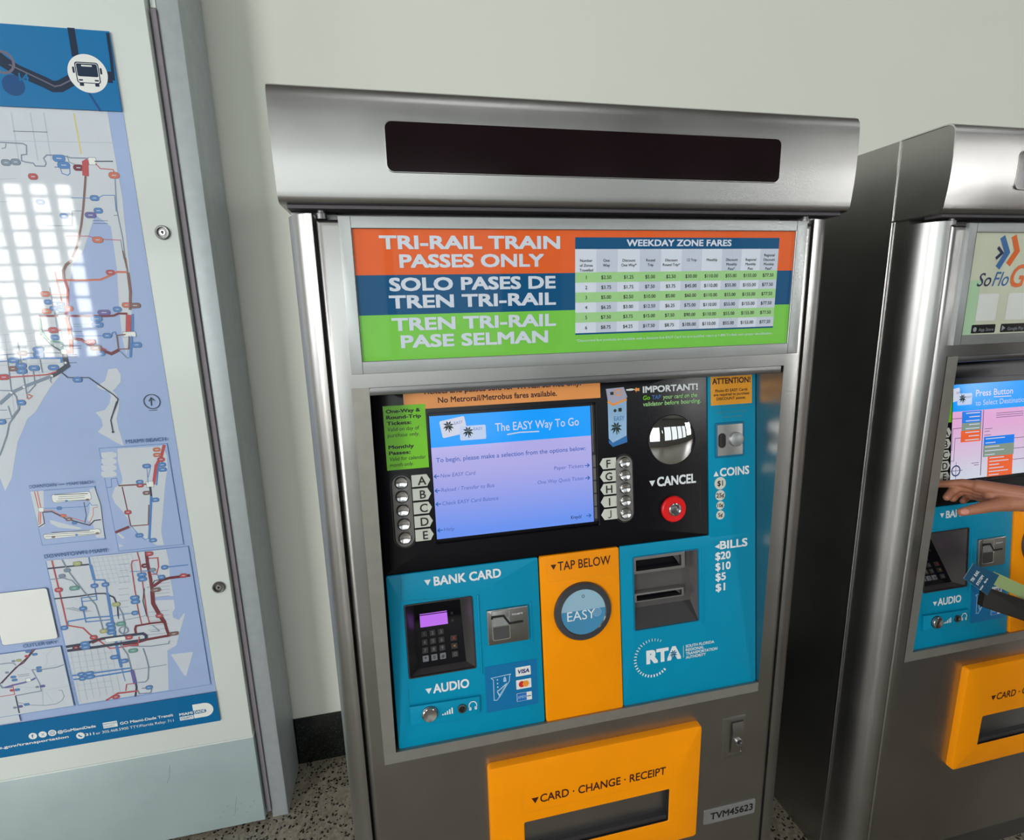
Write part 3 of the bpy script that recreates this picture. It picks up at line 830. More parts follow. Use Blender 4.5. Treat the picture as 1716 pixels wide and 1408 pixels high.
('l','dark',0.005,[(-0.8818,0.8025),(-0.8276,0.8014),(-0.7906,0.803),(-0.771,0.8008),(-0.7531,0.7874),(-0.7479,0.765),(-0.7516,0.7329)]),
('l','grey',0.004,[(-0.8475,0.904),(-0.8403,0.8738),(-0.8148,0.8108),(-0.7956,0.7724),(-0.7919,0.7249),(-0.7909,0.6955)]),
('l','grey',0.0035,[(-0.8807,0.8553),(-0.8545,0.8557),(-0.8355,0.8454),(-0.824,0.8227)]),
('l','grey',0.004,[(-0.7479,0.765),(-0.7405,0.7384),(-0.7404,0.7018),(-0.7466,0.6806),(-0.7597,0.6532),(-0.747,0.6209),(-0.7452,0.575)]),
('l','blue',0.009,[(-0.7649,0.7998),(-0.7666,0.7426),(-0.7672,0.6989),(-0.7678,0.6583),(-0.7681,0.6096),(-0.7672,0.5868)]),
('l','blue',0.0025,[(-0.767,0.7361),(-0.7114,0.7367)]),
('l','blue',0.002,[(-0.7672,0.5868),(-0.7649,0.5443)]),
('l','red',0.0035,[(-0.6817,0.903),(-0.6799,0.8765),(-0.6828,0.8093),(-0.6859,0.7297),(-0.6838,0.7036)]),
('l','red',0.0035,[(-0.683,0.8811),(-0.6967,0.8805),(-0.7002,0.8704),(-0.7021,0.8264),(-0.7039,0.7472),(-0.7018,0.7028)]),
('l','maroon',0.01,[(-0.6616,0.9015),(-0.6633,0.8707),(-0.6629,0.8244),(-0.6641,0.7921)]),
('l','maroon',0.013,[(-0.6641,0.7921),(-0.6671,0.7561),(-0.6572,0.7215),(-0.6486,0.6978)]),
('l','maroon',0.009,[(-0.6483,0.6996),(-0.6468,0.6788),(-0.6435,0.6594),(-0.6968,0.6565)]),
('l','red',0.0035,[(-0.6586,0.8825),(-0.6383,0.8815),(-0.6398,0.8569),(-0.6478,0.8366),(-0.6608,0.8384)]),
('l','maroon',0.01,[(-0.5706,0.8229),(-0.6187,0.8224),(-0.6371,0.8189),(-0.66,0.8041)]),
('l','dark',0.003,[(-0.6217,0.8221),(-0.6547,0.8196),(-0.6606,0.8097)]),
('l','maroon',0.007,[(-0.6482,0.7007),(-0.6812,0.7013),(-0.7156,0.6995),(-0.719,0.6908),(-0.7192,0.676)]),
('l','dark',0.01,[(-0.8802,0.6669),(-0.8416,0.6682),(-0.797,0.6763),(-0.7503,0.6757),(-0.703,0.6751),(-0.6965,0.6684),(-0.6979,0.6593)]),
('l','dark',0.01,[(-0.8793,0.6557),(-0.815,0.6547),(-0.7534,0.6558),(-0.6967,0.6572)]),
('l','maroon',0.006,[(-0.8215,0.6676),(-0.797,0.6763)]),
('l','maroon',0.006,[(-0.7543,0.6504),(-0.7217,0.6503),(-0.697,0.6554)]),
('l','red',0.0035,[(-0.7402,0.646),(-0.7199,0.6425),(-0.7131,0.6675)]),
('l','grey',0.003,[(-0.7376,0.6437),(-0.6909,0.6355),(-0.6484,0.6357),(-0.6447,0.6445)]),
('l','grey',0.0035,[(-0.7093,0.6331),(-0.7059,0.6059),(-0.7045,0.5751),(-0.711,0.5416),(-0.7183,0.5333),(-0.7363,0.5349)]),
('l','grey',0.002,[(-0.7513,0.5743),(-0.6618,0.5749)]),
('l','blue',0.0035,[(-0.6262,0.8533),(-0.571,0.8529)]),
('l','blue',0.0025,[(-0.7053,0.8524),(-0.6593,0.8482),(-0.6388,0.8274)]),
('l','grey',0.0022,[(-0.6749,0.8027),(-0.6658,0.805)]),
('l','dark',0.006,[(-0.7452,0.575),(-0.7413,0.5513),(-0.7415,0.5204),(-0.7485,0.4945)]),
('l','violet',0.012,[(-0.744,0.5729),(-0.7427,0.5322)]),
('l','red',0.003,[(-0.7424,0.5341),(-0.7635,0.5344),(-0.7679,0.5159)]),
('l','red',0.006,[(-0.74,0.5103),(-0.7879,0.5121),(-0.8172,0.4967)]),
('l','blue',0.0055,[(-0.8803,0.5835),(-0.8589,0.5821),(-0.7458,0.5809)]),
('l','blue',0.0055,[(-0.8794,0.5721),(-0.8579,0.5706),(-0.7487,0.5719)]),
('l','grey',0.003,[(-0.7397,0.5122),(-0.7384,0.501),(-0.7112,0.4987),(-0.706,0.5134),(-0.73,0.5162)]),
('l','dark',0.003,[(-0.681,0.8018),(-0.6892,0.7668),(-0.6869,0.7225)]),
('l','grey',0.002,[(-0.7404,0.7201),(-0.6956,0.7239),(-0.6832,0.7275)]),
('l','grey',0.002,[(-0.6847,0.6776),(-0.6639,0.676),(-0.6776,0.6951)]),
('l','dark',0.002,[(-0.7504,0.74),(-0.7518,0.7256)]),
('p','red',(0.019, 0.013),[(-0.8687,0.8251)]),
('p','red',(0.019, 0.013),[(-0.8152,0.6831)]),
('p','red',(0.019, 0.013),[(-0.6581,0.7198)]),
('p','red',(0.019, 0.013),[(-0.7933,0.5027)]),
('p','red',(0.019, 0.013),[(-0.6553,0.895)]),
('p','red',(0.019, 0.013),[(-0.5861,0.8243)]),
('p','red',(0.019, 0.013),[(-0.7365,0.6696)]),
('p','maroon',(0.017, 0.013),[(-0.6702,0.8639)]),
('p','maroon',(0.017, 0.013),[(-0.8585,0.6612)]),
('p','blue',(0.018, 0.013),[(-0.7904,0.8249)]),
('p','blue',(0.018, 0.013),[(-0.7657,0.8248)]),
('p','blue',(0.018, 0.013),[(-0.825,0.7669)]),
('p','blue',(0.018, 0.013),[(-0.7121,0.7365)]),
('p','blue',(0.018, 0.013),[(-0.8747,0.7204)]),
('p','blue',(0.018, 0.013),[(-0.6262,0.8533)]),
('p','blue',(0.018, 0.013),[(-0.6373,0.8272)]),
('p','blue',(0.018, 0.013),[(-0.8601,0.5835)]),
('p','blue',(0.018, 0.013),[(-0.8594,0.5709)]),
('p','blue',(0.018, 0.013),[(-0.7124,0.5154)]),
('p','blue',(0.023, 0.013),[(-0.681,0.8401)]),
('p','blue',(0.023, 0.013),[(-0.6815,0.8277)]),
('p','blue',(0.023, 0.013),[(-0.7064,0.7792)]),
('p','blue',(0.023, 0.013),[(-0.7067,0.7677)]),
('p','blue',(0.023, 0.013),[(-0.7721,0.7136)]),
('p','blue',(0.023, 0.013),[(-0.7724,0.7027)]),
('p','blue',(0.023, 0.013),[(-0.7734,0.6907)]),
('p','blue',(0.023, 0.013),[(-0.8371,0.6692)]),
('p','blue',(0.023, 0.013),[(-0.8374,0.6586)]),
('p','blue',(0.023, 0.013),[(-0.7775,0.6189)]),
('p','blue',(0.023, 0.013),[(-0.7586,0.6041)]),
('p','blue',(0.023, 0.013),[(-0.842,0.5826)]),
('p','blue',(0.023, 0.013),[(-0.8417,0.5724)]),
('p','green',(0.024, 0.013),[(-0.8343,0.8249)]),
('p','green',(0.024, 0.013),[(-0.7488,0.7112)]),
('p','green',(0.024, 0.013),[(-0.7331,0.6305)]),
('p','olive',(0.02, 0.012),[(-0.7901,0.6972)]),
('p','olive',(0.02, 0.012),[(-0.7505,0.7672)]),
('p','olive',(0.02, 0.012),[(-0.8169,0.8896)]),
('p','brown',(0.026, 0.012),[(-0.6556,0.7937)]),
('p','brown',(0.026, 0.012),[(-0.6317,0.6631)]),
('p','grey',(0.015, 0.01),[(-0.8416,0.8747)]),
('p','grey',(0.015, 0.01),[(-0.6547,0.85)]),
('p','grey',(0.015, 0.01),[(-0.8549,0.8613)]),
('r','grey',(0.01, 0.0028),[(-0.7454,0.6923)]),
('q','white',(0.045, 0.01),[(-0.7675,0.6694)]),
('b','land',0,[(-1.2,0.4965),(-0.8915,0.671)]),
('l','road',0.0016,[(-0.9075,0.6677),(-0.9253,0.6514),(-0.9273,0.6297),(-0.9344,0.6212)]),
('l','road',0.0016,[(-0.9863,0.6321),(-0.9668,0.6175)]),
('l','road',0.0016,[(-0.9538,0.6175),(-0.9045,0.6206)]),
('l','road',0.0016,[(-0.9455,0.5489),(-0.9341,0.5164)]),
('l','road',0.0016,[(-1.006,0.5758),(-0.9651,0.5653)]),
('l','road',0.0016,[(-0.9428,0.5534),(-0.8928,0.5561)]),
('l','road',0.004,[(-0.9506,0.5625),(-0.9579,0.5112)]),
('l','maroon',0.0045,[(-0.9512,0.6729),(-0.9657,0.6538),(-0.9896,0.6339),(-1.0117,0.6137),(-1.0343,0.5912)]),
('l','dark',0.0035,[(-0.9467,0.6722),(-0.9777,0.639),(-0.9958,0.6302),(-1.0383,0.5895)]),
('l','grey',0.0035,[(-1.0295,0.6449),(-1.006,0.6442),(-0.9974,0.6414),(-0.995,0.6349)]),
('l','grey',0.006,[(-1.0376,0.5882),(-1.0348,0.579),(-1.0133,0.576)]),
('l','violet',0.006,[(-1.0295,0.578),(-1.0104,0.5816),(-0.9859,0.5842),(-0.9664,0.5891),(-0.9601,0.5929)]),
('l','red',0.0025,[(-1.0117,0.5844),(-1.0126,0.5549),(-1.0467,0.5548)]),
('q','white',(0.01, 0.009),[(-0.9765,0.5898)]),
('l','grey',0.0035,[(-0.8925,0.6184),(-0.9094,0.6141),(-0.9396,0.6136),(-0.9632,0.6168),(-0.9581,0.5937),(-0.9539,0.5756),(-0.9545,0.5532),(-1.0106,0.5508)]),
('l','dark',0.004,[(-1.0115,0.5509),(-1.0127,0.4998)]),
('l','grey',0.0022,[(-1.0097,0.5306),(-0.9886,0.5188),(-0.9524,0.51),(-0.9276,0.51),(-0.9139,0.5174),(-0.9075,0.5287),(-0.9097,0.5469),(-0.9163,0.5477)]),
('p','blue',(0.013, 0.007),[(-0.9477,0.62)]),
('p','blue',(0.013, 0.007),[(-0.9485,0.6108)]),
('p','blue',(0.013, 0.007),[(-0.9497,0.6587)]),
('p','blue',(0.013, 0.007),[(-0.962,0.6688)]),
('p','blue',(0.013, 0.007),[(-1.0062,0.6041)]),
('p','blue',(0.013, 0.007),[(-1.0051,0.5953)]),
('p','blue',(0.013, 0.007),[(-1.0048,0.567)]),
('p','blue',(0.013, 0.007),[(-0.9922,0.5213)]),
('p','red',(0.01, 0.008),[(-1.0167,0.5676)]),
('p','red',(0.01, 0.008),[(-0.968,0.6566)]),
('p','violet',(0.012, 0.007),[(-0.9489,0.5666)]),
('p','violet',(0.012, 0.007),[(-1.007,0.5183)]),
('p','grey',(0.01, 0.007),[(-0.9608,0.5665)]),
('p','grey',(0.01, 0.007),[(-1.0187,0.5175)]),
('p','grey',(0.01, 0.007),[(-0.9976,0.648)]),
('p','grey',(0.01, 0.007),[(-1.0171,0.6191)]),
('p','olive',(0.012, 0.007),[(-0.986,0.6483)]),
('l','dark',0.0012,[(-0.9963,0.6079),(-0.9706,0.6069)]),
('l','dark',0.0012,[(-0.9953,0.6033),(-0.9714,0.6026)]),
('b','card',0,[(-1.012,0.695),(-0.893,0.834)]),
('g','land',0,[(-1.2,0.476),(-1.015,0.476),(-1.015,0.4955),(-1.2,0.4955)])]
BAND_ART = [
('l','navydark',0.03,[(-0.8259,2.0218),(-0.7667,2.0209),(-0.7591,2.0135),(-0.7376,1.999),(-0.6919,1.9791),(-0.6776,1.9717),(-0.6649,1.9724),(-0.6229,1.9961),(-0.5715,1.9959),(-0.5625,1.9957)]),
('l','navyline',0.0035,[(-0.7508,2.0093),(-0.6888,1.9793),(-0.6744,1.9719),(-0.6629,1.9748),(-0.6264,1.9943)]),
('l','navydark',0.018,[(-0.6249,2.0862),(-0.6251,2.0575),(-0.6257,2.0317)]),
('l','navydark',0.008,[(-0.5577,2.0815),(-0.5585,2.0329),(-0.5608,1.9899)]),
('l','navymid',0.006,[(-0.6123,1.9638),(-0.5956,1.9278)]),
('r','navyline',(0.02, 0.005),[(-0.7617,2.0127)]),
('p','navymid',(0.046, 0.045),[(-0.7497,1.97)])]


# ---------------------------------------------------------------- the hall
def build_hall():
    Y0 = 0.757
    w = MB(FRONT)
    w.poly([(-4.5, 0), (11.5, 0), (11.5, 4.4), (-4.5, 4.4)], -Y0, 'wall_paint')
    structure(w.build('wall_back'), 'white painted wall behind the machines')
    b = MB(FRONT)
    b.box(-4.5, 0.0, 11.5, 0.1725, -Y0, -Y0 + 0.006, 'granite', bevel=0.002)
    structure(b.build('baseboard_back'), 'black speckled granite baseboard')
    f = MB(FLAT)
    f.poly([(-8, REAR), (11.5, REAR), (11.5, Y0), (-8, Y0)], 0.0, 'terrazzo')
    structure(f.build('floor'), 'beige terrazzo floor with black chips')
    c = MB(FLAT)
    c.poly([(-8, REAR), (11.5, REAR), (11.5, Y0), (-8, Y0)], 4.4, 'ceiling_paint')
    structure(c.build('ceiling'))
    l = MB(Frame((-8, 0, 0), (0, 1, 0), (0, 0, 1)))
    for q in ((REAR, 0, -4.8, 4.4), (-1.4, 0, Y0, 4.4), (-4.8, 0, -1.4, .95), (-4.8, 3.35, -1.4, 4.4)):
        l.poly(rrect(*q), 0, 'hall_paint')
    sw = MB(Frame((-8, 0, 0), (0, 1, 0), (0, 0, 1)))
    for k in range(9):
        y = -4.8 + 3.4 * k / 8
        sw.box(y - .03, .95, y + .03, 3.35, -.03, .03, 'groove_grey')
    for z in (.95, 1.75, 2.55, 3.35):
        sw.box(-4.8, z - .03, -1.4, z + .03, -.03, .03, 'groove_grey')
    structure(sw.build('window_6'))  # made-up side window, frames the added light on the left
    structure(l.build('wall_left'))
    r = MB(Frame((11.5, 0, 0), (0, 1, 0), (0, 0, 1)))
    r.poly([(REAR, 0), (Y0, 0), (Y0, 4.4), (REAR, 4.4)], 0, 'hall_paint')
    structure(r.build('wall_right'))
    # rear wall: three windows, and two wide openings added for the fill lights
    rw = MB(Frame((0, REAR, 0), (1, 0, 0), (0, 0, 1)))
    holes = [(-6.7, -4.05, 0.95, 3.35), (-3.2, 1.55, .85, 3.15), (1.93, 2.06, 2.02, 2.60), (2.3, 7.9, .85, 3.15), (8.2, 10.6, 1.1, 3.8)]
    xs = [-8]
    for a, bb, z0, z1 in holes:
        rw.poly([(xs[-1], 0), (a, 0), (a, 4.4), (xs[-1], 4.4)], 0, 'hall_paint')
        rw.poly([(a, 0), (bb, 0), (bb, z0), (a, z0)], 0, 'hall_paint')
        rw.poly([(a, z1), (bb, z1), (bb, 4.4), (a, 4.4)], 0, 'hall_paint')
        xs.append(bb)
    rw.poly([(xs[-1], 0), (11.5, 0), (11.5, 4.4), (xs[-1], 4.4)], 0, 'hall_paint')
    structure(rw.build('wall_rear'))
    for i, (a, bb, z0, z1) in enumerate(holes):
        fr = MB(Frame((0, REAR, 0), (1, 0, 0), (0, 0, 1)))
        fr.box(a, z0, a + .05, z1, -.06, .06, 'groove_grey')
        fr.box(bb - .05, z0, bb, z1, -.06, .06, 'groove_grey')
        fr.box(a, z0, bb, z0 + .06, -.06, .06, 'groove_grey')
        fr.box(a, z1 - .06, bb, z1, -.06, .06, 'groove_grey')
        if bb - a > 4:
            n = int(round((bb - a) / 1.5))
            for k in range(1, n):
                x = a + (bb - a) * k / n
                fr.box(x - .06, z0, x + .06, z1, -.10, .10, 'groove_grey')
        elif bb - a > 1:
            n = int(round((bb - a) / 0.29))
            for k in range(1, n):
                x = a + (bb - a) * k / n
                fr.box(x - .045, z0, x + .045, z1, -.02, .02, 'groove_grey')
            nz = 11
            for k in range(1, nz):
                z = z0 + (z1 - z0) * k / nz
                fr.box(a, z - .018, bb, z + .018, -.018, .018, 'groove_grey')
        structure(fr.build('window_%d' % (i + 1)))


# ---------------------------------------------------------------- the map case
def build_map_case():
    t = thing('map_display_case', 'tall pale metal case holding a blue and white transit map, left of the machines',
              'map case', (-0.96, 0.567, 0))
    fr = Frame((0.96, -0.567, 0), (1, 0, 0), (0, 0, 1))       # world x, z; h measured towards the user from y = 0
    Y = -0.548
    b = MB(fr)
    b.box(-1.50, 0.0, -0.419, 2.32, -0.742, -0.600, 'flange_paint', bevel=0.002)
    b.box(-1.50, 0.0, -1.4555, 2.32, -0.600, -0.567, 'flange_paint', bevel=0.002)
    b.box(-0.4640, 0.0, -0.419, 2.32, -0.600, -0.567, 'flange_paint', bevel=0.003)
    b.build('case_body', t)
    g = MB(fr)
    g.box(-0.4800, 0.012, -0.4748, 2.30, -0.600, -0.580, 'gap_black')
    g.box(-0.4748, 0.030, -0.4640, 2.144, -0.600, -0.5615, 'channel_grey')
    g.build('side_channel', t, label='dark groove between door and frame')
    hb = MB(fr)
    hb.box(-0.4755, 2.147, -0.4640, 2.30, -0.600, -0.566, 'case_white', bevel=0.002)
    hb.build('hinge_block', t)
    d = MB(fr)
    d.box(-1.4530, 0.3085, -0.4800, 2.30, -0.598, Y - 0.0006, 'case_white', bevel=0.0015)
    d.build('door_panel', t, label='off-white door around the map')
    lo = MB(fr)
    lo.box(-1.4530, 0.0175, -0.4788, 0.3045, -0.598, Y - 0.0006, 'case_lower', bevel=0.0015)
    lo.line([(-0.545, 0.118), (-0.553, 0.085), (-0.556, 0.060)], 0.0009, Y - 0.0003, 'map_grey')
    lo.line([(-0.700, 0.262), (-0.706, 0.225), (-0.715, 0.205)], 0.0012, Y - 0.0003, 'map_grey')
    for k in range(9):
        x, z = -0.60 + 0.012 * k, 0.055 + 0.017 * ((k * 7) % 3)
        lo.line([(x, z), (x + 0.006, z + 0.003)], 0.0012, Y - 0.0003, 'map_grey')
    lo.box(-1.4530, .3045, -.4788, .3068, -.598, Y + .0008, 'edge_highlight', bevel=.0006)  # thin white strip paints the highlight along the panel's top bevel
    lo.build('lower_panel', t, label='grey-green kick panel under the map')
    for x, z in ((-0.5117, 1.6771), (-0.5077, 0.7786)):
        k = MB(Frame(fr(x, z, Y - .0006), (1, 0, 0), (0, 0, 1)))
        k.lathe(0, 0, [(.0160, 0), (.0158, .004), (.0140, .0065), (.0112, .0062), (.0105, .002)], 'steel_dark', n=28, cap=False)
        k.poly(circle(0, 0, .0106, 28), .002, 'steel_dark')
        k.lathe(0, 0, [(.0060, .002), (.0060, .004)], 'chrome', n=20)
        k.poly(circle(0, 0.001, .0030, 14), .0043, 'ink_black')
        k.poly([(-.0012, -.004), (.0012, -.004), (.0012, .001), (-.0012, .001)], .0044, 'ink_black')
        k.build('lock', t, label='round chrome lock')
    # the printed map
    p = MB(Frame(fr(0, 0, Y), (1, 0, 0), (0, 0, 1)))
    X0, X1 = -1.42, -0.5541
    p.slab(rrect(X0, .3790, X1, 2.0848), -0.0005, 0.0004, 'water')
    key = {'land': 'land', 'water': 'water', 'road': 'road', 'white': 'card_white', 'card': 'card_white', 'blue': 'map_blue',
           'red': 'map_red', 'orange': 'map_orange', 'maroon': 'map_maroon', 'brown': 'map_brown', 'dark': 'map_dark',
           'grey': 'map_grey', 'green': 'map_green', 'violet': 'map_violet', 'olive': 'map_olive', 'yellow': 'map_yellow',
           'navydark': 'band_navy', 'navyline': 'band_line', 'navymid': 'band_mid'}

    def art(items, h0):
        for i, (kind, col, w, pts) in enumerate(items):
            h, mt = h0 + i * 8e-6, key[col]
            if kind == 'l':
                p.line(pts, w * .74, h, mt)
            elif kind == 'g':
                p.poly(pts, h, mt)
            elif kind == 'p':
                (x, z), (a, c) = pts[0], w
                r = min(a, c) / 2
                a, c = a * .88, c * .88
                if a > 0.010:
                    p.poly(rrect(x - a / 2 - .0005, z - c / 2 - .0005, x + a / 2 + .0005, z + c / 2 + .0005, r * .9, 5), h - 3e-6, 'map_dark')
                p.poly(rrect(x - a / 2, z - c / 2, x + a / 2, z + c / 2, r * .86, 5), h, mt)
                if a > 0.014 and w[0] < .035:
                    p.poly(rrect(x - a * .2, z - .0011, x + a * .2, z + .0011), h + 3e-6, 'road')
            elif kind == 'q':
                (x, z), (a, c) = pts[0], w
                p.poly(rrect(x - a / 2 - .001, z - c / 2 - .001, x + a / 2 + .001, z + c / 2 + .001, .002), h - 3e-6, 'map_grey')
                p.poly(rrect(x - a / 2, z - c / 2, x + a / 2, z + c / 2, .002), h, mt)
            elif kind == 'r':
                p.hoop(pts[0][0], pts[0][1], w[0], w[1], h, mt)
            elif kind == 'b':
                (x0, z0), (x1, z1) = pts
                e = .0012
                if col in ('water', 'land'):
                    p.poly(rrect(x0 - e, z0 - e, x1 + e, z1 + e), h - 3e-6, 'map_blue')
                    p.poly(rrect(x0, z0, x1, z1), h, mt)
                else:
                    p.poly(rrect(x0 - e, z0 - e, x1 + e, z1 + e, .006), h - 3e-6, 'map_grey')
                    p.poly(rrect(x0, z0, x1, z1, .0055), h, mt)
    art(MAP_ART, 0.0006)
    T = 0.0046
    p.text('MIAMI BEACH', -.6622, 1.1865, .0092, 'map_ink', T, u1=-.5733, bold=.012)
    p.text('DOWNTOWN', -.8807, 1.0932, .0080, 'map_ink', T, u1=-.8250, bold=.01)
    p.text('MIAMI BEACH', -.8030, 1.0928, .0080, 'map_ink', T, u1=-.7477, bold=.01)
    p.line([(-.820, 1.0968), (-.808, 1.0968)], .0016, T, 'map_ink')
    p.text('DOWNTOWN MIAMI', -.8823, .9125, .0100, 'map_ink', T, u1=-.7476, bold=.012)
    p.text('CUTLER BAY', -.9698, .6810, .0090, 'map_ink', T, u1=-.8947, bold=.012)
    # header and footer bands
    p.poly(rrect(X0, 1.9290, X1, 2.0848), .0042, 'band_top')
    art(BAND_ART, 0.00425)
    p.text('14', -.737, 1.979, .015, 'band_top', .0045, u1=-.719, bold=.02)
    bx, bz = -.6078, 2.0003
    p.poly(circle(bx, bz, .0375, 40), .0046, 'card_white')
    p.poly(rrect(bx - .0225, bz - .019, bx + .0225, bz + .022, .005), .0047, 'band_navy')
    p.poly(rrect(bx - .0205, bz - .0175, bx + .0205, bz + .020, .004), .00475, 'card_white')
    p.poly(rrect(bx - .0195, bz - .006, bx + .0195, bz + .019, .003), .0048, 'band_navy')
    p.poly(rrect(bx - .010, bz + .0135, bx + .010, bz + .0165, .001), .00485, 'card_white')
    for sgn in (-1, 1):
        p.poly(rrect(bx + sgn * .0145 - .004, bz - .0245, bx + sgn * .0145 + .004, bz - .0185, .001), .0047, 'band_navy')
        p.poly(rrect(bx + sgn * .0258 - .002, bz + .000, bx + sgn * .0258 + .002, bz + .012, .001), .0047, 'band_navy')
        p.poly(rrect(bx + sgn * .0150 - .004, bz - .0145, bx + sgn * .0150 + .004, bz - .0115, .001), .0048, 'band_navy')
    p.poly(rrect(X0, .3790, X1, .4715), .0042, 'band_blue')
    W, F = 'card_white', .0045
    for k, x in enumerate((-.9956, -.9735, -.9519)):
        p.poly(circle(x, .4275, .0093, 24), F, W)
    p.text('f', -.9985, .4225, .0100, 'band_blue', F + .0001, bold=.04)
    p.text('X', -.9770, .4238, .0075, 'band_blue', F + .0001)
    p.hoop(-.9519, .4275, .0030, .0012, F + .0001, 'band_blue', 16)
    p.line(rrect(-.9572, .4222, -.9466, .4328, .003), .0010, F + .0001, 'band_blue', closed=True)
    p.text('@GoMiamiDade', -.9400, .4232, .0080, W, F, u1=-.8520, bold=.022)
    p.poly(rrect(-.8354, .4150, -.8016, .4325, .001), F, W)
    p.text('MIAMI-DADE', -.8345, .4250, .0045, 'band_blue', F + .0001, u1=-.8025)
    p.text('COUNTY', -.8345, .4175, .0045, 'band_blue', F + .0001, u1=-.8085)
    p.text('GO Miami-Dade Transit', -.7955, .4180, .0082, W, F, u1=-.6669, bold=.022)
    p.text('miamidade.gov/transportation', -1.150, .4052, .0078, W, F, u1=-.9179, bold=.022)
    p.poly(circle(-.8910, .4055, .0098, 24), F, W)
    p.line([(-.8950, .4090), (-.8935, .4050), (-.8880, .4015)], .0032, F + .0001, 'band_blue')
    p.text('311', -.8790, .4015, .0080, W, F, u1=-.8590, bold=.03)
    p.text('or 305.468.5900 TTY/Florida Relay: 711', -.8550, .4010, .0078, W, F, u1=-.6684)
    # the county mark: name beside a white D shape
    p.text('MIAMI', -.6520, .4150, .0080, W, F, u1=-.6190, bold=.03)
    p.poly(rrect(-.6525, .4000, -.6185, .4115), F, W)
    p.text('COUNTY', -.6505, .4025, .0068, 'band_blue', F + .0001, u1=-.6205, bold=.02)
    dsh = [(-.6170, .4000)] + [(-.588 + .0215 * math.cos(a), .4215 + .0215 * math.sin(a)) for a in [math.radians(-90 + 180 * k / 12) for k in range(13)]] + [(-.6170, .4430)]
    p.poly(dsh, F, W)
    din = [(-.6170, .4130)] + [(-.590 + .0055 * math.cos(a), .4185 + .0055 * math.sin(a)) for a in [math.radians(-90 + 180 * k / 8) for k in range(9)]] + [(-.6170, .4240)]
    p.poly(din, F + .0001, 'band_blue')
    p.text('DADE', -.6155, .4150, .0078, W, F + .0002, u1=-.5880, bold=.03)
    p.build('map_poster', t, label='blue and white transit map print', merge=False)


# ---------------------------------------------------------------- ticket machine
def palm(g, u, v, s, h, mat):
    """small palm mark: trunk and drooping leaves"""
    g.line([(u + .05 * s, v - .55 * s), (u, v)], .07 * s, h, mat)
    for a in (20, 65, 110, 150, 200, 235, -25, -60):
        r = math.radians(a)
        du, dv = math.cos(r), math.sin(r)
        g.poly([(u, v), (u + .25 * s * du - .08 * s * dv, v + .25 * s * dv + .08 * s * du), (u + .5 * s * du, v + .5 * s * dv - .06 * s),
                (u + .25 * s * du + .08 * s * dv, v + .25 * s * dv - .08 * s * du)], h, mat)


def tri(g, u, v, w, h, mat, kind='down', e=0.0007):
    a = w / 2
    pts = {'down': [(u - a, v + a * .9), (u, v - a * .9), (u + a, v + a * .9)],
           'up': [(u - a, v - a * .9), (u + a, v - a * .9), (u, v + a * .9)],
           'left': [(u + a, v - a), (u + a, v + a), (u - a, v)]}[kind]
    g.poly(pts, e, mat)


def arrow(g, u, v, w, mat, d, h):
    """thin arrow of the on-screen menu, d = -1 points left"""
    g.line([(u - d * w, v), (u, v)], .0016, h, mat)
    g.line([(u - d * w * .45, v + w * .4), (u, v), (u - d * w * .45, v - w * .4)], .0016, h, mat)


FARES = [('1', '$2.50', '$1.25', '$5.00', '$2.50', '$30.00'), ('2', '$3.75', '$1.75', '$7.50', '$3.75', '$45.00'),
         ('3', '$5.00', '$2.50', '$10.00', '$5.00', '$60.00'), ('4', '$6.25', '$3.00', '$12.50', '$6.25', '$75.00'),
         ('5', '$7.50', '$3.75', '$15.00', '$7.50', '$90.00'), ('6', '$8.75', '$4.25', '$17.50', '$8.75', '$105.00')]


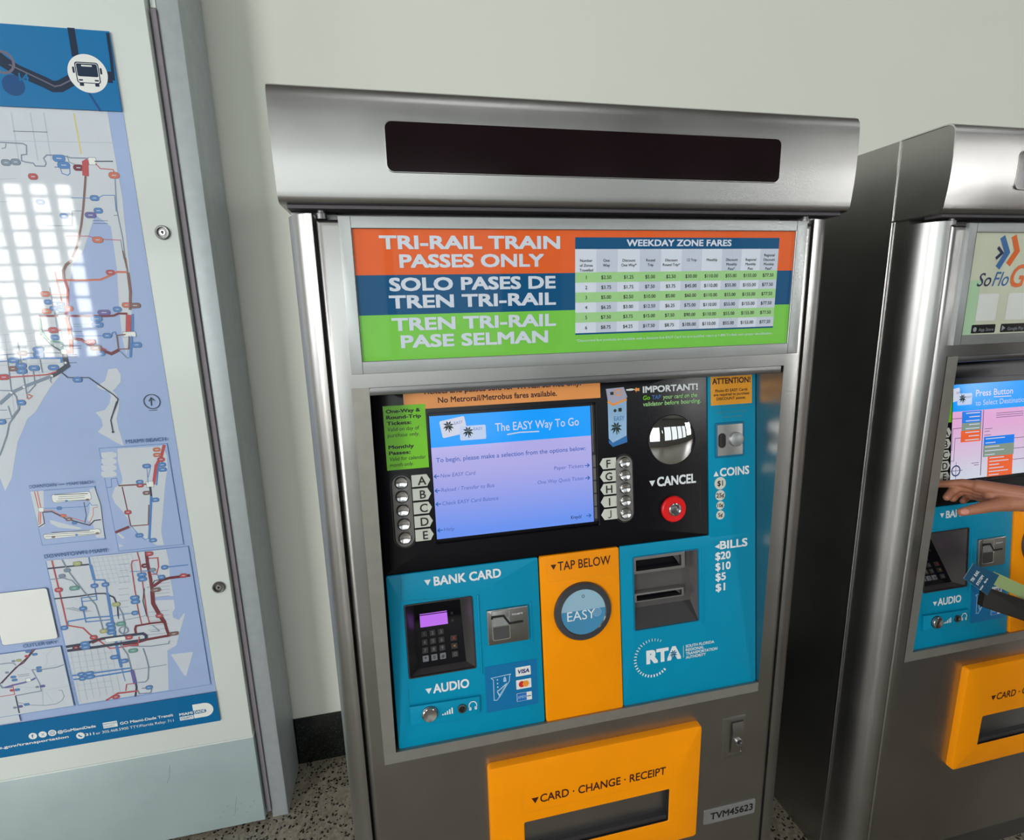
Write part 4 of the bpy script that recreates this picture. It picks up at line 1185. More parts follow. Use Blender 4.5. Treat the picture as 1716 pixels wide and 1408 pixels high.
def fare_sign(t):
    s = MB(FRONT)
    X0, X1, Z0, Z1 = -.3900, .3863, 1.4055, 1.6072
    s.poly(rrect(X0, Z0, X1, Z1), .0020, 'sign_green')
    s.poly(rrect(X0, 1.4775, X1, 1.5385), .0022, 'sign_blue')
    s.poly(rrect(X0, 1.5385, X1, Z1), .0022, 'sign_orange')
    L, B, h = 'sign_letter', .034, .0026
    for body, a, b, base in (('TRI-RAIL TRAIN', -.3505, -.0600, 1.5770), ('PASSES ONLY', -.3220, -.0881, 1.5490),
                             ('SOLO PASES DE', -.3400, -.0685, 1.5138), ('TREN TRI-RAIL', -.3420, -.0681, 1.4870),
                             ('TREN TRI-RAIL', -.3405, -.0684, 1.4520), ('PASE SELMAN', -.3280, -.0825, 1.4245)):
        s.text(body, a, base, .0203, L, h, u1=b, bold=B)
    # the fare table
    tx0, tx1 = -.0340, .3545
    s.poly(rrect(tx0, 1.4355, tx1, 1.5955), .0024, 'sign_white')
    s.poly(rrect(tx0, 1.5768, tx1, 1.5955), .0026, 'sign_blue')
    s.poly(rrect(tx0, 1.4355, tx1, 1.4382), .0026, 'sign_blue')
    s.text('WEEKDAY ZONE FARES', .0578, 1.5813, .0108, 'sign_white', .0028, u1=.2574, bold=.03)
    zs = [1.5392, 1.5225, 1.5063, 1.4895, 1.4728, 1.4560, 1.4385]
    cols = [-.0145, .0215, .0625, .1025, .1420, .1810, .2205, .2600, .2985, .3360]
    for k in range(1, 10, 2):
        a = (cols[k - 1] + cols[k]) / 2
        b = (cols[k] + cols[k + 1]) / 2 if k < 9 else tx1
        s.poly(rrect(a, 1.4382, b, 1.5768), .00245, 'sign_tint')
    for k in (0, 2, 4):
        s.poly(rrect(tx0, zs[k + 1], tx1, zs[k]), .00255, 'sign_mint')
    heads = [('Number', 'of Zones', 'Travelled'), ('One', 'Way'), ('Discount', 'One Way*'), ('Round', 'Trip'),
             ('Discount', 'Round Trip*'), ('12 Trip',), ('Monthly',), ('Discount', 'Monthly', 'Pass*'), ('Regional', 'Monthly', 'Pass'),
             ('Regional', 'Discount', 'Monthly', 'Pass*')]
    K = 'ink_black'
    for c, hd in zip(cols, heads):
        z = 1.5560 if len(hd) < 4 else 1.5635
        for q, wd in enumerate(hd):
            s.text(wd, c, z - .0078 * q, .0045, K, .0029, bold=.008, center=True)
    for r, row in enumerate(FARES):
        full = row + ('$110.00', '$55.00', '$155.00', '$77.50')
        for c, val in zip(cols, full):
            s.text(val, c, (zs[r] + zs[r + 1]) / 2 - .0030, .0058, K, .0029, bold=.008, center=True)
    s.text('*Discounted fare products are available with a discount fare EASY Card for pre-qualified riders at 1-800 Tri-Rail, with proper identification.',
           -.0321, 1.4235, .0040, 'sign_white', .0026, u1=.3535)
    s.build('sign_panel', t, label='orange, blue and green fare sign', merge=False)


def app_sign(t):
    s = MB(FRONT)
    X0, X1, Z0, Z1 = -.3900, .3863, 1.4055, 1.6072
    s.poly(rrect(X0, Z0, X1, Z1), .0020, 'paper_pale')
    s.poly(rrect(X0, Z0, X0 + .034, 1.515), .0022, 'paper_mint')
    h = .0026
    # three chevrons in a row, each larger than the last
    for pts, w, c in ((((-.3255, 1.5790), (-.3130, 1.5680), (-.3270, 1.5570)), .0065, 'logo_navy'), (((-.3180, 1.5990), (-.3000, 1.5690), (-.3190, 1.5390)), .0130, 'logo_blue'),
                      (((-.2890, 1.6010), (-.2750, 1.5720), (-.2930, 1.5450)), .0130, 'logo_orange')):
        s.line(pts, w, h, c)
    s.text('So', -.3665, 1.5030, .0260, 'logo_navy', h, u1=-.3330, bold=.005, shear=.30)
    s.text('Flo', -.3270, 1.5030, .0280, 'logo_blue', h, u1=-.2880, bold=.005, shear=.30)
    s.text('Go', -.2850, 1.5000, .0450, 'logo_orange', h, u1=-.2150, bold=.02, shear=.22)
    for u in (-.3560, -.2790):
        s.poly(rrect(u, 1.4340, u + .0520, 1.4880, .002), h, 'card_white')
    for u, wd, nm in ((-.3625, .0620, 'App Store'), (-.2860, .0660, 'Google Play')):
        s.poly(rrect(u, 1.4085, u + wd, 1.4260, .002), h, 'ink_black')
        s.text(nm, u + .019, 1.4125, .0065, 'ink_grey', h + .0002, u1=u + wd - .004)
    s.poly(circle(-.3535, 1.4165, .0048, 16), h + .0002, 'ink_grey')
    s.poly([(-.2830, 1.4115), (-.2735, 1.4172), (-.2830, 1.4230)], h + .0002, 'ink_grey')
    s.build('sign_panel', t, label='pale sign with a blue and orange arrow logo', merge=False)


def menu_screen(t):
    d = MB(PANEL)
    d.poly(rrect(-.2885, .3925, .0340, .6375), -.0075, 'black_plastic')
    d.poly(rrect(.0262, .400, .0335, .632), -.0072, 'dark_plastic')
    for k in range(5):
        d.poly(rrect(.0268, .405 + .0262 * k, .0325, .4285 + .0262 * k), -.0070, 'grey_plastic')
    d.poly(rrect(.0268, .5400, .0290, .632), -.0070, 'grey_plastic')
    o = d.build('display_screen', t, label='lit blue menu screen')
    g = MB(PANEL)
    g.poly(rrect(-.2862, .3995, .0248, .5728), -.0068, 'lcd_body')
    g.build('menu_area', o)
    g = MB(PANEL)
    h = -.0066
    g.poly(rrect(-.2862, .5728, .0248, .6312), h, 'lcd_header')
    for a, u, v, w, hh, c in ((.16, -.2430, .6085, .047, .032, 'lcd_white'), (0, -.2075, .5957, .049, .0268, 'lcd_card')):
        q = [(x * math.cos(a) - y * math.sin(a) + u, x * math.sin(a) + y * math.cos(a) + v) for x, y in rrect(-w / 2, -hh / 2, w / 2, hh / 2, .003)]
        hc = h + .0003 + (.0008 if a == 0 else 0)
        g.poly(q, hc, c)
        palm(g, u - .009, v + .003, .022, hc + .0002, 'palm_dark')
        g.text('EASY', u + .002, v + .004, .0052, 'lcd_ink', hc + .0002, ang=a)
    g.text('The EASY Way To Go', -.1650, .5945, .0155, 'lcd_white', h + .0003, u1=.0003, bold=.006)
    g.line([(-.1430, .5870), (-.118, .5895), (-.080, .5885)], .0022, h + .0003, 'lcd_white')
    g.text('To begin, please make a selection from the options below:', -.2787, .5448, .0085, 'lcd_ink', h + .0003, u1=.0119, bold=.012)
    for v, body, ue in ((.5160, 'New EASY Card', -.2078), (.4890, 'Reload / Transfer to Bus', -.1730), (.4635, 'Check EASY Card Balance', -.1662), (.4135, 'Help', -.2528)):
        arrow(g, -.2840, v + .003, .0095, 'lcd_arrow', -1, h + .0003)
        g.text(body, -.2725, v, .0070, 'lcd_ink', h + .0003, u1=ue, shear=.12)
    for v, body, ua in ((.5110, 'Paper Tickets', -.0534), (.4860, 'One Way Quick Ticket', -.0877), ):
        arrow(g, .0187, v + .003, .0095, 'lcd_arrow', 1, h + .0003)
        g.text(body, ua, v, .0070, 'lcd_ink', h + .0003, u1=.0065, shear=.12)
    arrow(g, .0187, .4130, .0095, 'lcd_arrow', 1, h + .0003)
    g.text('Kreyòl', -.0235, .4095, .0070, 'lcd_navy', h + .0003, u1=-.0020, shear=.2, bold=.01)
    g.build('menu_picture', o, merge=False)


def zone_screen(t):
    d = MB(PANEL)
    d.poly(rrect(-.2885, .3925, .0340, .6375), -.0075, 'black_plastic')
    o = d.build('display_screen', t, label='lit pink and blue destination screen')
    g = MB(PANEL)
    g.poly(rrect(-.2862, .3995, .0248, .5728), -.0068, 'lcd_body_pink')
    g.build('menu_area', o)
    g = MB(PANEL)
    h = -.0066
    g.poly(rrect(-.2862, .5610, .0248, .6240), h, 'lcd_header')
    for a, u, v, w, hh, c in ((.16, -.2740, .6000, .026, .030, 'lcd_white'), (0, -.2480, .5890, .042, .0268, 'lcd_card')):
        q = [(x * math.cos(a) - y * math.sin(a) + u, x * math.sin(a) + y * math.cos(a) + v) for x, y in rrect(-w / 2, -hh / 2, w / 2, hh / 2, .003)]
        hc = h + .0003 + (.0008 if a == 0 else 0)
        g.poly(q, hc, c)
        if a == 0:
            palm(g, u - .007, v + .003, .022, hc + .0002, 'palm_dark')
        g.text('EASY', u + .003, v + .002, .0050, 'lcd_line', hc + .0002, ang=a, u1=None)
    g.text('Press Button', -.2150, .5935, .0150, 'lcd_white', h + .0003, u1=-.1050, bold=.008)
    g.line([(-.1620, .5895), (-.110, .5885)], .0020, h + .0003, 'lcd_white')
    g.text('to Select Destination', -.2150, .5720, .0120, 'lcd_card', h + .0003, u1=-.060)
    e = h + .0003
    for u0, u1, v0, v1, c in ((-.2530, -.1960, .5330, .5600, 'lcd_blue'), (-.2530, -.1960, .5150, .5330, 'lcd_sage'), (-.2545, -.1960, .4880, .5150, 'lcd_orange'),
                              (-.1860, -.0940, .4760, .4960, 'lcd_blue'), (-.1870, -.0940, .4480, .4760, 'lcd_sage'), (-.1720, -.0960, .3990, .4480, 'lcd_orange')):
        g.poly(rrect(u0, v0, u1, v1), e, c)
        n = int(round((v1 - v0) / .0085))
        for k in range(n):
            v = v0 + (k + .5) * (v1 - v0) / n
            a = (u1 - .006 - .040 + .01 * (k % 2), u1 - .005) if u0 < -.2 else (u0 + .005, u0 + .035 + .014 * ((k * 2) % 3))
            g.line([(a[0], v), (a[1], v)], .0022, e + .0003, 'lcd_white')
    g.line([(-.1905, .5600), (-.1915, .4050)], .0022, e, 'lcd_line')
    for pts in (((-.2862, .5450), (-.2530, .5450)), ((-.2862, .4720), (-.2790, .4720), (-.2780, .5220), (-.2530, .5220)), ((-.2862, .4460), (-.2720, .4460), (-.2710, .4990), (-.2545, .4990)),
                ((-.0940, .4870), (-.0500, .4870)), ((-.0940, .4620), (-.0500, .4620)), ((-.0960, .4350), (-.0500, .4350)),
                ((-.1520, .5500), (-.0700, .5500)), ((-.1520, .5450), (-.0700, .5450)), ((-.1520, .5400), (-.0700, .5400)), ((-.1850, .5150), (-.1620, .5150)),
                ((-.1850, .5090), (-.1690, .5090)), ((-.1850, .5000), (-.1650, .5000)), ((-.2200, .4360), (-.1980, .4360)), ((-.2120, .4310), (-.1980, .4310)),
                ((-.2860, .4220), (-.2450, .4220)), ((-.2650, .4020), (-.2650, .4420))):
        g.line(pts, .0013, e, 'lcd_line')
    g.hoop(-.2650, .4220, .0118, .0030, e + .0001, 'lcd_navy')
    g.build('menu_picture', o, merge=False)


def build_machine(first, x):
    if first:
        t = thing('ticket_machine', 'steel ticket machine with orange, blue and green train fare sign and blue menu screen',
                  'ticket machine', (x, 0, 0), 'ticket machines')
    else:
        t = thing('ticket_machine', 'steel ticket machine at the right edge, with a pink screen being pressed by a hand',
                  'ticket machine', (x, 0, 0), 'ticket machines')
    # --- cabinet
    c = MB(FLAT)
    c.box(-.4151, .140, .4101, .742, 0.0, 1.7985, 'steel')
    c.box(-.486, .095, -.4150, .742, 0.0, 1.7985, 'steel')
    c.box(.4100, .095, .486, .742, 0.0, 1.7985, 'steel')
    for sx in (-.4880, .4858):
        c.box(sx, .0935, sx + .0022, .0965, 0.0, 1.7985, 'chrome')
    c.box(-.4151, .095, .4101, .141, 1.6080, 1.7985, 'steel')
    c.box(-.4835, .058, -.4150, .096, 0.0, 1.640, 'steel')
    c.box(.3990, .058, .4835, .096, 0.0, 1.640, 'steel')
    c.box(-.4425, .032, .4270, .096, 1.6080, 1.632, 'steel_dark')
    c.box(-.4425, .032, .4270, .141, 0.0, .640, 'steel_dark')
    c.box(-.4425, .012, .4270, .040, 0.0, .060, 'steel_dark')
    c.build('cabinet', t)
    for sg, xo, xi in ((-1, -.4870, -.4460), (1, .4855, .4290)):
        ol = [(xi, .060)]
        rx, ry = abs(xo - xi), .058
        arc = [(xi + sg * rx * math.sin(a), .060 - ry * math.cos(a)) for a in [math.pi / 2 * k / 12 for k in range(13)]]
        ol = ol + (arc if sg > 0 else arc)
        ol = ol if sg > 0 else ol[::-1]
        p = MB(FLAT)
        p.slab(ol, 0.02, 1.6290, 'steel', back=True)
        p.build('corner_post', t)
    for u in (-.4330, .4165):
        p = MB(Frame((u, .012, 1.622), (1, 0, 0), (0, 1, 0)))
        p.lathe(0, 0, [(.0085, 0), (.0085, .008), (.006, .009), (.006, .016)], 'steel_dark', n=20)
        p.build('hinge_pin', t)
    # --- hood
    prof = [(.093, 1.6400), (.020, 1.6400), (.003, 1.6402), (-.0050, 1.6408), (-.0098, 1.6428), (-.0122, 1.6460), (-.0133, 1.6500), (-.0142, 1.6580), (-.0156, 1.6700), (-.0172, 1.6850),
            (-.0183, 1.7000), (-.0189, 1.7150), (-.0190, 1.7400), (-.0187, 1.7600), (-.0180, 1.7780), (-.0165, 1.7880), (-.0125, 1.7950), (-.0050, 1.7990), (.0040, 1.8000), (.093, 1.8000)]
    hd = MB(Frame((-.486, 0, 0), (0, 1, 0), (0, 0, 1)))
    # split the front so that the opening for the lens is a real hole in the face
    a, b = [], []
    n = len(prof)
    for i in range(n - 1):
        (y0, z0), (y1, z1) = prof[i], prof[i + 1]
        hd.face([(-.486, y0, z0), (.486, y0, z0), (.486, y1, z1), (-.486, y1, z1)], 'steel')
    for sgx in (-.486, .486):
        hd.face([(sgx, y, z) for y, z in prof], 'steel')
        rim = [(sgx, y, z) for y, z in prof]
        for i in range(n - 1):
            p0, p1 = Vector(rim[i]), Vector(rim[i + 1])
            o = Vector((.002 if sgx > 0 else -.002, 0, 0))
            ctr = Vector((sgx, .03, 1.72))
            q0, q1 = p0 + (ctr - p0) * .03, p1 + (ctr - p1) * .03
            hd.face([p0, p1, p1 + o, p0 + o], 'steel')
            hd.face([p0 + o, p1 + o, q1 + o, q0 + o], 'chrome')
            hd.face([q0 + o, q1 + o, q1, q0], 'chrome')
    hood = hd.build('hood', t, smooth=30)
    ln = MB(Frame((0, -.0190, 1.7192), (1, 0, 0), (0, 0, 1)))
    R = rrect(-.3305, -.0342, .3310, .0342, .010, 6)
    ln.ring([(u, v) for u, v in rrect(-.3315, -.0352, .3320, .0352, .0107, 6)], R, -.006, .0010, 'steel', bevel=.0004, hin=-.004)
    ln.poly(R, .0006, 'lens_red_black')
    ln.build('display_lens', hood, label='smoked dark red display window')
    drip = MB(FRONT)
    drip.box(-.478, 1.6345, .478, 1.6402, -.030, .0045, 'groove_grey', bevel=.0015)
    drip.build('hood_gasket', hood)
    # --- door
    d = MB(FRONT)
    d.ring(rrect(-.4425, .0690, .4270, 1.6215, .004), rrect(-.4110, .6480, .3860, 1.3630, .0), -.0300, 0.0, 'steel', bevel=.011, hin=-.001, seg=4) if False else None
    O, I = rrect(-.4425, .0690, .4270, 1.6215), rrect(-.4110, .6480, .3860, 1.3630)
    d.ring(O, I, -.030, 0.0, 'steel', bevel=.011, hin=-.002, seg=4)
    d.build('door', t, label='brushed steel front door')
    # satin edging on two sides of the control recess, and the recess walls behind it
    z = MB(FRONT)
    e = .0008
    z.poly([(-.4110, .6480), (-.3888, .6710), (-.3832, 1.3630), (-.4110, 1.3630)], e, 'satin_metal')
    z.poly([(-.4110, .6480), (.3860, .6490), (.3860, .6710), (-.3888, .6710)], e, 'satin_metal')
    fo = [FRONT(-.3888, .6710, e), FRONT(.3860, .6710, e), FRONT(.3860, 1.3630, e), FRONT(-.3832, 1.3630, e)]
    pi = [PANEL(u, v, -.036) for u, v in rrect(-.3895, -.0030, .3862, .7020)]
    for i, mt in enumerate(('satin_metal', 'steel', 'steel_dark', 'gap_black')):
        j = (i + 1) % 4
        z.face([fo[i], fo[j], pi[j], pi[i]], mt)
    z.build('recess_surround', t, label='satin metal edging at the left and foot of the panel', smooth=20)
    lip = MB(FRONT)
    lip.box(-.3930, 1.3490, .3830, 1.3636, -.020, .0004, 'steel_dark', bevel=.0045)
    lip.build('recess_lip', t)
    # --- sign and its frame
    f = MB(FRONT)
    f.ring(rrect(-.4085, 1.3860, .4085, 1.6245), rrect(-.3895, 1.4060, .3858, 1.6068), -.002, .0065, 'aluminium', bevel=.0015, hin=.001, ibevel=.001)
    for u in (-.3903, .3868):
        f.box(u - .0003, 1.3865, u + .0003, 1.6240, .0060, .0067, 'gap_black')
    f.build('sign_frame', t)
    (fare_sign if first else app_sign)(t)
    # --- control panel
    bk = MB(PANEL)
    for q in ((-.3895, -.0035, -.3540, .7020), (-.2285, -.0035, .3862, .7020), (-.3540, .2830, -.2285, .7020), (-.3540, -.0035, -.2285, .1395)):
        bk.poly(rrect(*q), -.0360, 'gap_black')
    bk.build('panel_backing', t)
    k = MB(PANEL)
    k.ring(rrect(-.3850, .3450, .2735, .7000, .002), rrect(-.2880, .3930, .0335, .6370, .002), -.0045, 0.0, 'black_plastic', bevel=.002, hin=-.0075, ibevel=.001)
    k.line([(.2555, .470), (.2555, .380)], .0010, .0002, 'dark_plastic')
    k.text('IMPORTANT!', .1327, .6500, .0130, 'ink_white', .0006, u1=.2525, bold=.035)
    k.text('Go', .1323, .6360, .0085, 'label_green', .0006, u1=.1475, bold=.02, shear=.1)
    k.text('TAP', .1510, .6360, .0085, 'logo_blue', .0006, u1=.1710, bold=.03, shear=.1)
    k.text('your card on the', .1755, .6355, .0085, 'sign_mint', .0006, u1=.2509, bold=.02, shear=.1)
    k.text('validator before boarding.', .1320, .6235, .0085, 'sign_mint', .0006, u1=.2588, bold=.02, shear=.1)
    k.poly([(.1145, .6575), (.1195, .6625), (.1195, .6600), (.1255, .6605), (.1255, .6545), (.1195, .6550), (.1195, .6520)][::-1], .0006, 'label_orange')
    k.poly([(.0960, .6595), (.1085, .6605), (.1150, .6585), (.1080, .6560), (.0970, .6565)][::-1], .0030, 'card_white')
    k.text('CANCEL', .1592, .4590, .0195, 'ink_white', .0006, u1=.2459, bold=.035)
    tri(k, .1485, .4665, .0130, 0, 'ink_white', 'down')
    k.build('black_fascia', t, label='glossy black panel around the screen')
    # printed picture of the card validator
    v = MB(PANEL)
    v.poly([(.0583, .6400), (.0583, .5650), (.0666, .5560), (.0960, .5680), (.0980, .6430)], .0006, 'vfront')
    v.poly([(.0553, .6623), (.0583, .6400), (.0700, .6330), (.0996, .6440), (.0926, .6640)], .0008, 'vgrey')
    v.poly([(.0583, .5625), (.0583, .5560), (.0666, .5477), (.0971, .5549), (.0965, .5680), (.0666, .5560)], .0008, 'vblue')
    v.line([(.0583, .6380), (.0690, .6305), (.0980, .6400)], .0045, .0010, 'label_orange')
    v.hoop(.0810, .6540, .0060, .0022, .0010, 'label_orange', 16)
    v.poly(rrect(.0640, .6500, .0710, .6560), .0010, 'palm_dark')
    v.poly(circle(.0730, .6190, .0032, 14), .0010, 'palm_dark')
    v.poly(rrect(.0800, .6165, .0870, .6235, .001), .0010, 'palm_dark')
    v.text('EASY', .0705, .5990, .0085, 'vblue', .0010, u1=.0920)
    palm(v, .0745, .5860, .026, .0010, 'palm_dark')
    v.build('validator_sticker', t, label='sticker picturing a blue card validator', merge=False)
    (menu_screen if first else zone_screen)(t)
    # --- stickers
    if first:
        s = MB(PANEL)
        s.poly(rrect(-.3300, .6460, .0437, .7000), .0008, 'label_orange')
        s.text('Tickets and passes sold for Tri-Rail service only.', -.2960, .6722, .0105, 'ink_maroon', .0011, u1=.0050, bold=.02)
        s.text('No Metrorail/Metrobus fares available.', -.2689, .6550, .0105, 'ink_maroon', .0011, u1=-.0441, bold=.02)
        s.build('notice_strip', t, label='pale orange notice strip above the screen', merge=False)
    s = MB(PANEL)
    s.slab(rrect(-.3671, .5389, -.2926, .6552), .0006, .0013, 'label_green')
    for q, (body, ue, bld) in enumerate((('One-Way &', -.3020, .03), ('Round-Trip', -.3010, .03), ('Tickets:', -.3190, .03), ('Valid on day of', -.3060, 0), ('purchase only.', -.3060, 0),
                                         ('', 0, 0), ('Monthly', -.3170, .03), ('Passes:', -.3240, .03), ('Valid for calendar', -.2975, 0), ('month only.', -.3200, 0))):
        if body:
            s.text(body, -.3620, .6420 - .01075 * q, .0066, 'ink_black', .0016, u1=ue, bold=bld, shear=0 if bld else .12)
    s.build('ticket_label', t, label='lime green validity label', merge=False)
    s = MB(PANEL)
    s.poly(rrect(.2812, .6155, .3760, .6740), .0009, 'label_amber')
    s.text('ATTENTION!', .2848, .6585, .0120, 'ink_maroon', .0012, u1=.3726, bold=.035)
    for body, a, b, base in (('Photo ID EASY Cards', .2914, .3656, .6420), ('are required to purchase', .2880, .3700, .6340), ('DISCOUNT passes.', .2940, .3614, .6255)):
        s.text(body, a, base, .0058, 'ink_maroon', .0012, u1=b, bold=.02)
    for body, a, b, base in (('Foto ID EASY Cards', .2857, .3725, .6085), ('requerida para comprar', .2930, .3650, .5985), ('descuento', .3060, .3560, .5885)):
        s.text(body, a, base, .0050, 'ghost', .0008, u1=b)
    s.build('attention_sticker', t, label='amber attention sticker above the coin slot', merge=False)
    # --- push buttons with their letters
    for side, us, ut, lets in ((-1, -.3440, -.3255, 'ABCDE'), (1, .0880, .0722, 'FGHIJ')):
        bz = MB(PANEL)
        bz.slab(rrect(us - .0172, .3955, us + .0172, .5290, .0168, 7), 0, .0040, 'grey_plastic', bevel=.0012)
        bz.line(rrect(us - .0195, .3930, us + .0195, .5310, .019, 7), .0012, .0004, 'dark_plastic', closed=True)
        bezel = bz.build('button_bezel', t)
        for q in range(5):
            vv = .5155 - .0256 * q
            pb = MB(Frame(PANEL(us, vv, .0040), (1, 0, 0), (0, .1054, 1)))
            pb.lathe(0, 0, [(.0122, 0), (.0122, .0010), (.0112, .0016)], 'steel_dark', n=28, cap=False)
            pb.lathe(0, 0, [(.0108, .0008), (.0106, .0036), (.0098, .0044), (.0050, .0030), (.0012, .0026)], 'chrome', n=28)
            pb.build('selection_button', bezel)
            tg = MB(PANEL)
            w = .0275
            if side < 0:
                ol = [(ut, vv - .0108), (ut + w, vv - .0108), (ut + w + .0062, vv), (ut + w, vv + .0112), (ut, vv + .0112)]
            else:
                ol = [(ut, vv + .0112), (ut - w, vv + .0112), (ut - w - .0070, vv), (ut - w, vv - .0108), (ut, vv - .0108)]
            tg.slab(ol, .0002, .0012, 'tag_white', bevel=.0003, seg=1)
            cu = ut + side * -.0185 if side < 0 else ut - .0165
            if lets[q] == 'J':
                tg.line([(cu + .0022, vv + .0078), (cu + .0022, vv - .0040), (cu + .0008, vv - .0066), (cu - .0018, vv - .0070), (cu - .0040, vv - .0056)], .0019, .0018, 'ink_black')
            else:
                tg.text(lets[q], cu, vv - .0080, .0155, 'ink_black', .0018, bold=.012, center=True)
            tg.build('letter_tag', t, merge=False)
    # --- convex mirror
    mi = MB(PANEL)
    prof = [(.0515, 0), (.0512, .0015), (.0500, .0022)]
    mi.lathe(.1940, .5520, prof, 'dark_plastic', n=48, cap=False)
    R0 = .180
    h0 = math.sqrt(R0 * R0 - .05 * .05)
    cap = [(.05 * (1 - k / 14.0) + 1e-4, math.sqrt(R0 * R0 - (.05 * (1 - k / 14.0)) ** 2) - h0 + .0015) for k in range(15)]
    mi.lathe(.1940, .5520, cap, 'mirror', n=64)
    mi.build('convex_mirror', t, label='round convex security mirror', smooth=60)
    # --- cancel button
    cb = MB(PANEL)
    cb.lathe(.1940, .4095, [(.0270, 0), (.0268, .004), (.0245, .0065), (.0135, .0060), (.0130, .0020)], 'red_plastic', n=40, cap=False)
    ro = cb.build('cancel_button', t, label='red ringed cancel button')
    cb = MB(PANEL)
    cb.lathe(.1940, .4095, [(.0132, .0020), (.0132, .0085), (.0115, .0095), (.0095, .0085), (.0090, .0050)], 'chrome', n=32, cap=False)
    cb.lathe(.1940, .4095, [(.0091, .0050), (.0080, .0052), (.0060, .0060), (.0010, .0062)], 'steel_dark', n=28)
    cb.build('button_core', ro, label='metal centre')
    # --- left teal fascia: bank card and audio
    tl = MB(PANEL)
    key_o = rrect(-.3540, .1400, -.2285, .2825, .004)
    tl.ring(rrect(-.3840, .0012, -.0950, .3432, .004), key_o, -.0045, 0.0, 'teal_plastic', bevel=.0025, hin=-.004, ibevel=.002, inner_mat='dark_plastic')
    tl.text('BANK CARD', -.2978, .3135, .0178, 'ink_white', .0006, u1=-.1695, bold=.03)
    tri(tl, -.3090, .3215, .0122, 0, 'ink_white', 'down')
    tl.line([(-.3567, .3354), (-.3586, .2920), (-.2288, .2850)], .0008, .0003, 'teal_dark')
    tl.text('AUDIO', -.3123, .1022, .0182, 'ink_white', .0006, u1=-.2430, bold=.03)
    tri(tl, -.3205, .1085, .0122, 0, 'ink_white', 'down')
    tl.line([(-.3582, .1205), (-.3575, .0880), (-.2250, .0850)], .0008, .0003, 'teal_dark')
    tl.box(-.2190, .1250, -.2150, .2850, -.001, .0022, 'teal_plastic', bevel=.0015)
    tl.box(-.1165, .1720, -.1128, .2560, -.001, .0020, 'teal_plastic', bevel=.0015)
    left = tl.build('card_fascia', t, label='teal panel for bank card and audio')
    # keypad
    kp = MB(PANEL)
    P0, P1 = PANEL(0, .1430, -.0220), PANEL(0, .2470, -.0850)
    TILT = Frame(P0, (1, 0, 0), P1 - P0)                       # the key field lies back, deepest at its top
    fo = [PANEL(u, vv, -.001) for u, vv in rrect(-.3535, .1405, -.2290, .2820)]
    fi = [TILT(u, vv, 0) for u, vv in rrect(-.3370, .0000, -.2440, .1216)]
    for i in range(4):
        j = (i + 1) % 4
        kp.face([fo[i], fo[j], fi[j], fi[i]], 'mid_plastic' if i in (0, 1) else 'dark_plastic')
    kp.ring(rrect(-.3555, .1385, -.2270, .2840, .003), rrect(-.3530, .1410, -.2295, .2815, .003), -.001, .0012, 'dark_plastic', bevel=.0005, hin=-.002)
    pad = kp.build('keypad', t, label='recessed black keypad with lit violet display', smooth=20)
    kf = MB(TILT)
    kf.slab(rrect(-.3385, -.001, -.2430, .1225), -.006, 0.0, 'black_plastic')
    kf.build('keypad_face', pad)
    H = .0006
    ks = MB(TILT)
    ks.poly(rrect(-.3273, .0735, -.2725, .0955), H, 'lcd_pad')
    ks.poly(rrect(-.3273, .0972, -.2725, .0988), H, 'lcd_pad')
    ks.poly(rrect(-.2655, .0900, -.2605, .0950), H, 'dark_plastic')
    ks.poly(rrect(-.2655, .0760, -.2605, .0810), H, 'dark_plastic')
    ks.build('keypad_display', pad, label='lit violet strip display')
    keys = [(u, vv, .0118, '123456789*0#'[3 * r + q]) for r, vv in enumerate((.0608, .0458, .0310, .0160)) for q, u in enumerate((-.3215, -.3048, -.2880))]
    keys += [(-.2640, .0455, .0130, 'X'), (-.2640, .0310, .0130, '<'), (-.2640, .0160, .0130, 'O')]
    for i, (u, vv, w, ch) in enumerate(keys):
        q = MB(TILT)
        q.slab(rrect(u - w / 2, vv - .0056, u + w / 2, vv + .0056, .001), 0.0, .0030, 'dark_plastic' if i < 9 else ('key_grey' if i < 12 else 'dark_plastic'), bevel=.0008)
        q.text(ch, u, vv - .0033, .0060, 'key_grey' if i < 9 else ('ink_black' if i < 12 else ('mc_red', 'label_amber', 'key_grey')[i - 12]), .0035, bold=.01, center=True)
        q.build('key', pad, merge=False)
    # bank card reader
    r = MB(PANEL)
    r.slab(rrect(-.2022, .1822, -.1213, .2518, .002), 0, .0060, 'steel', bevel=.0015)
    reader = r.build('card_reader', t, label='steel bank card slot')
    r = MB(PANEL)
    r.line(rrect(-.1925, .1915, -.1588, .2500, .003), .0018, .0064, 'chrome', closed=True)
    r.poly(rrect(-.1915, .1925, -.1598, .2160, .002), .0063, 'steel_dark')
    r.poly(rrect(-.1915, .2190, -.1598, .2350, .002), .0063, 'aluminium')
    r.line([(-.1930, .2345), (-.1920, .2390), (-.1700, .2385), (-.1590, .2215), (-.1320, .2220)], .0042, .0066, 'ink_black')
    r.text('insert', -.1530, .2370, .0045, 'ink_white', .0066, u1=-.1320)
    r.build('card_slot', reader, merge=False)
    s = MB(PANEL)
    s.poly(rrect(-.2115, .0428, -.1072, .1375, .002), .0006, 'sticker_blue')
    I = 'ice_blue'
    s.line([(-.2005, .1130), (-.1955, .1090), (-.1962, .0665), (-.1900, .0660), (-.1640, .1010), (-.1630, .1120), (-.1610, .1150), (-.2005, .1130)], .0014, .0009, I)
    s.poly([(-.1900, .0835), (-.1690, .0985), (-.1700, .0915), (-.1850, .0700)][::-1], .0009, I)
    s.poly([(-.1880, .0825), (-.1730, .0930), (-.1845, .0770)][::-1], .0010, 'sticker_blue')
    s.poly(rrect(-.1760, .1010, -.1700, .1060, .001), .0009, I)
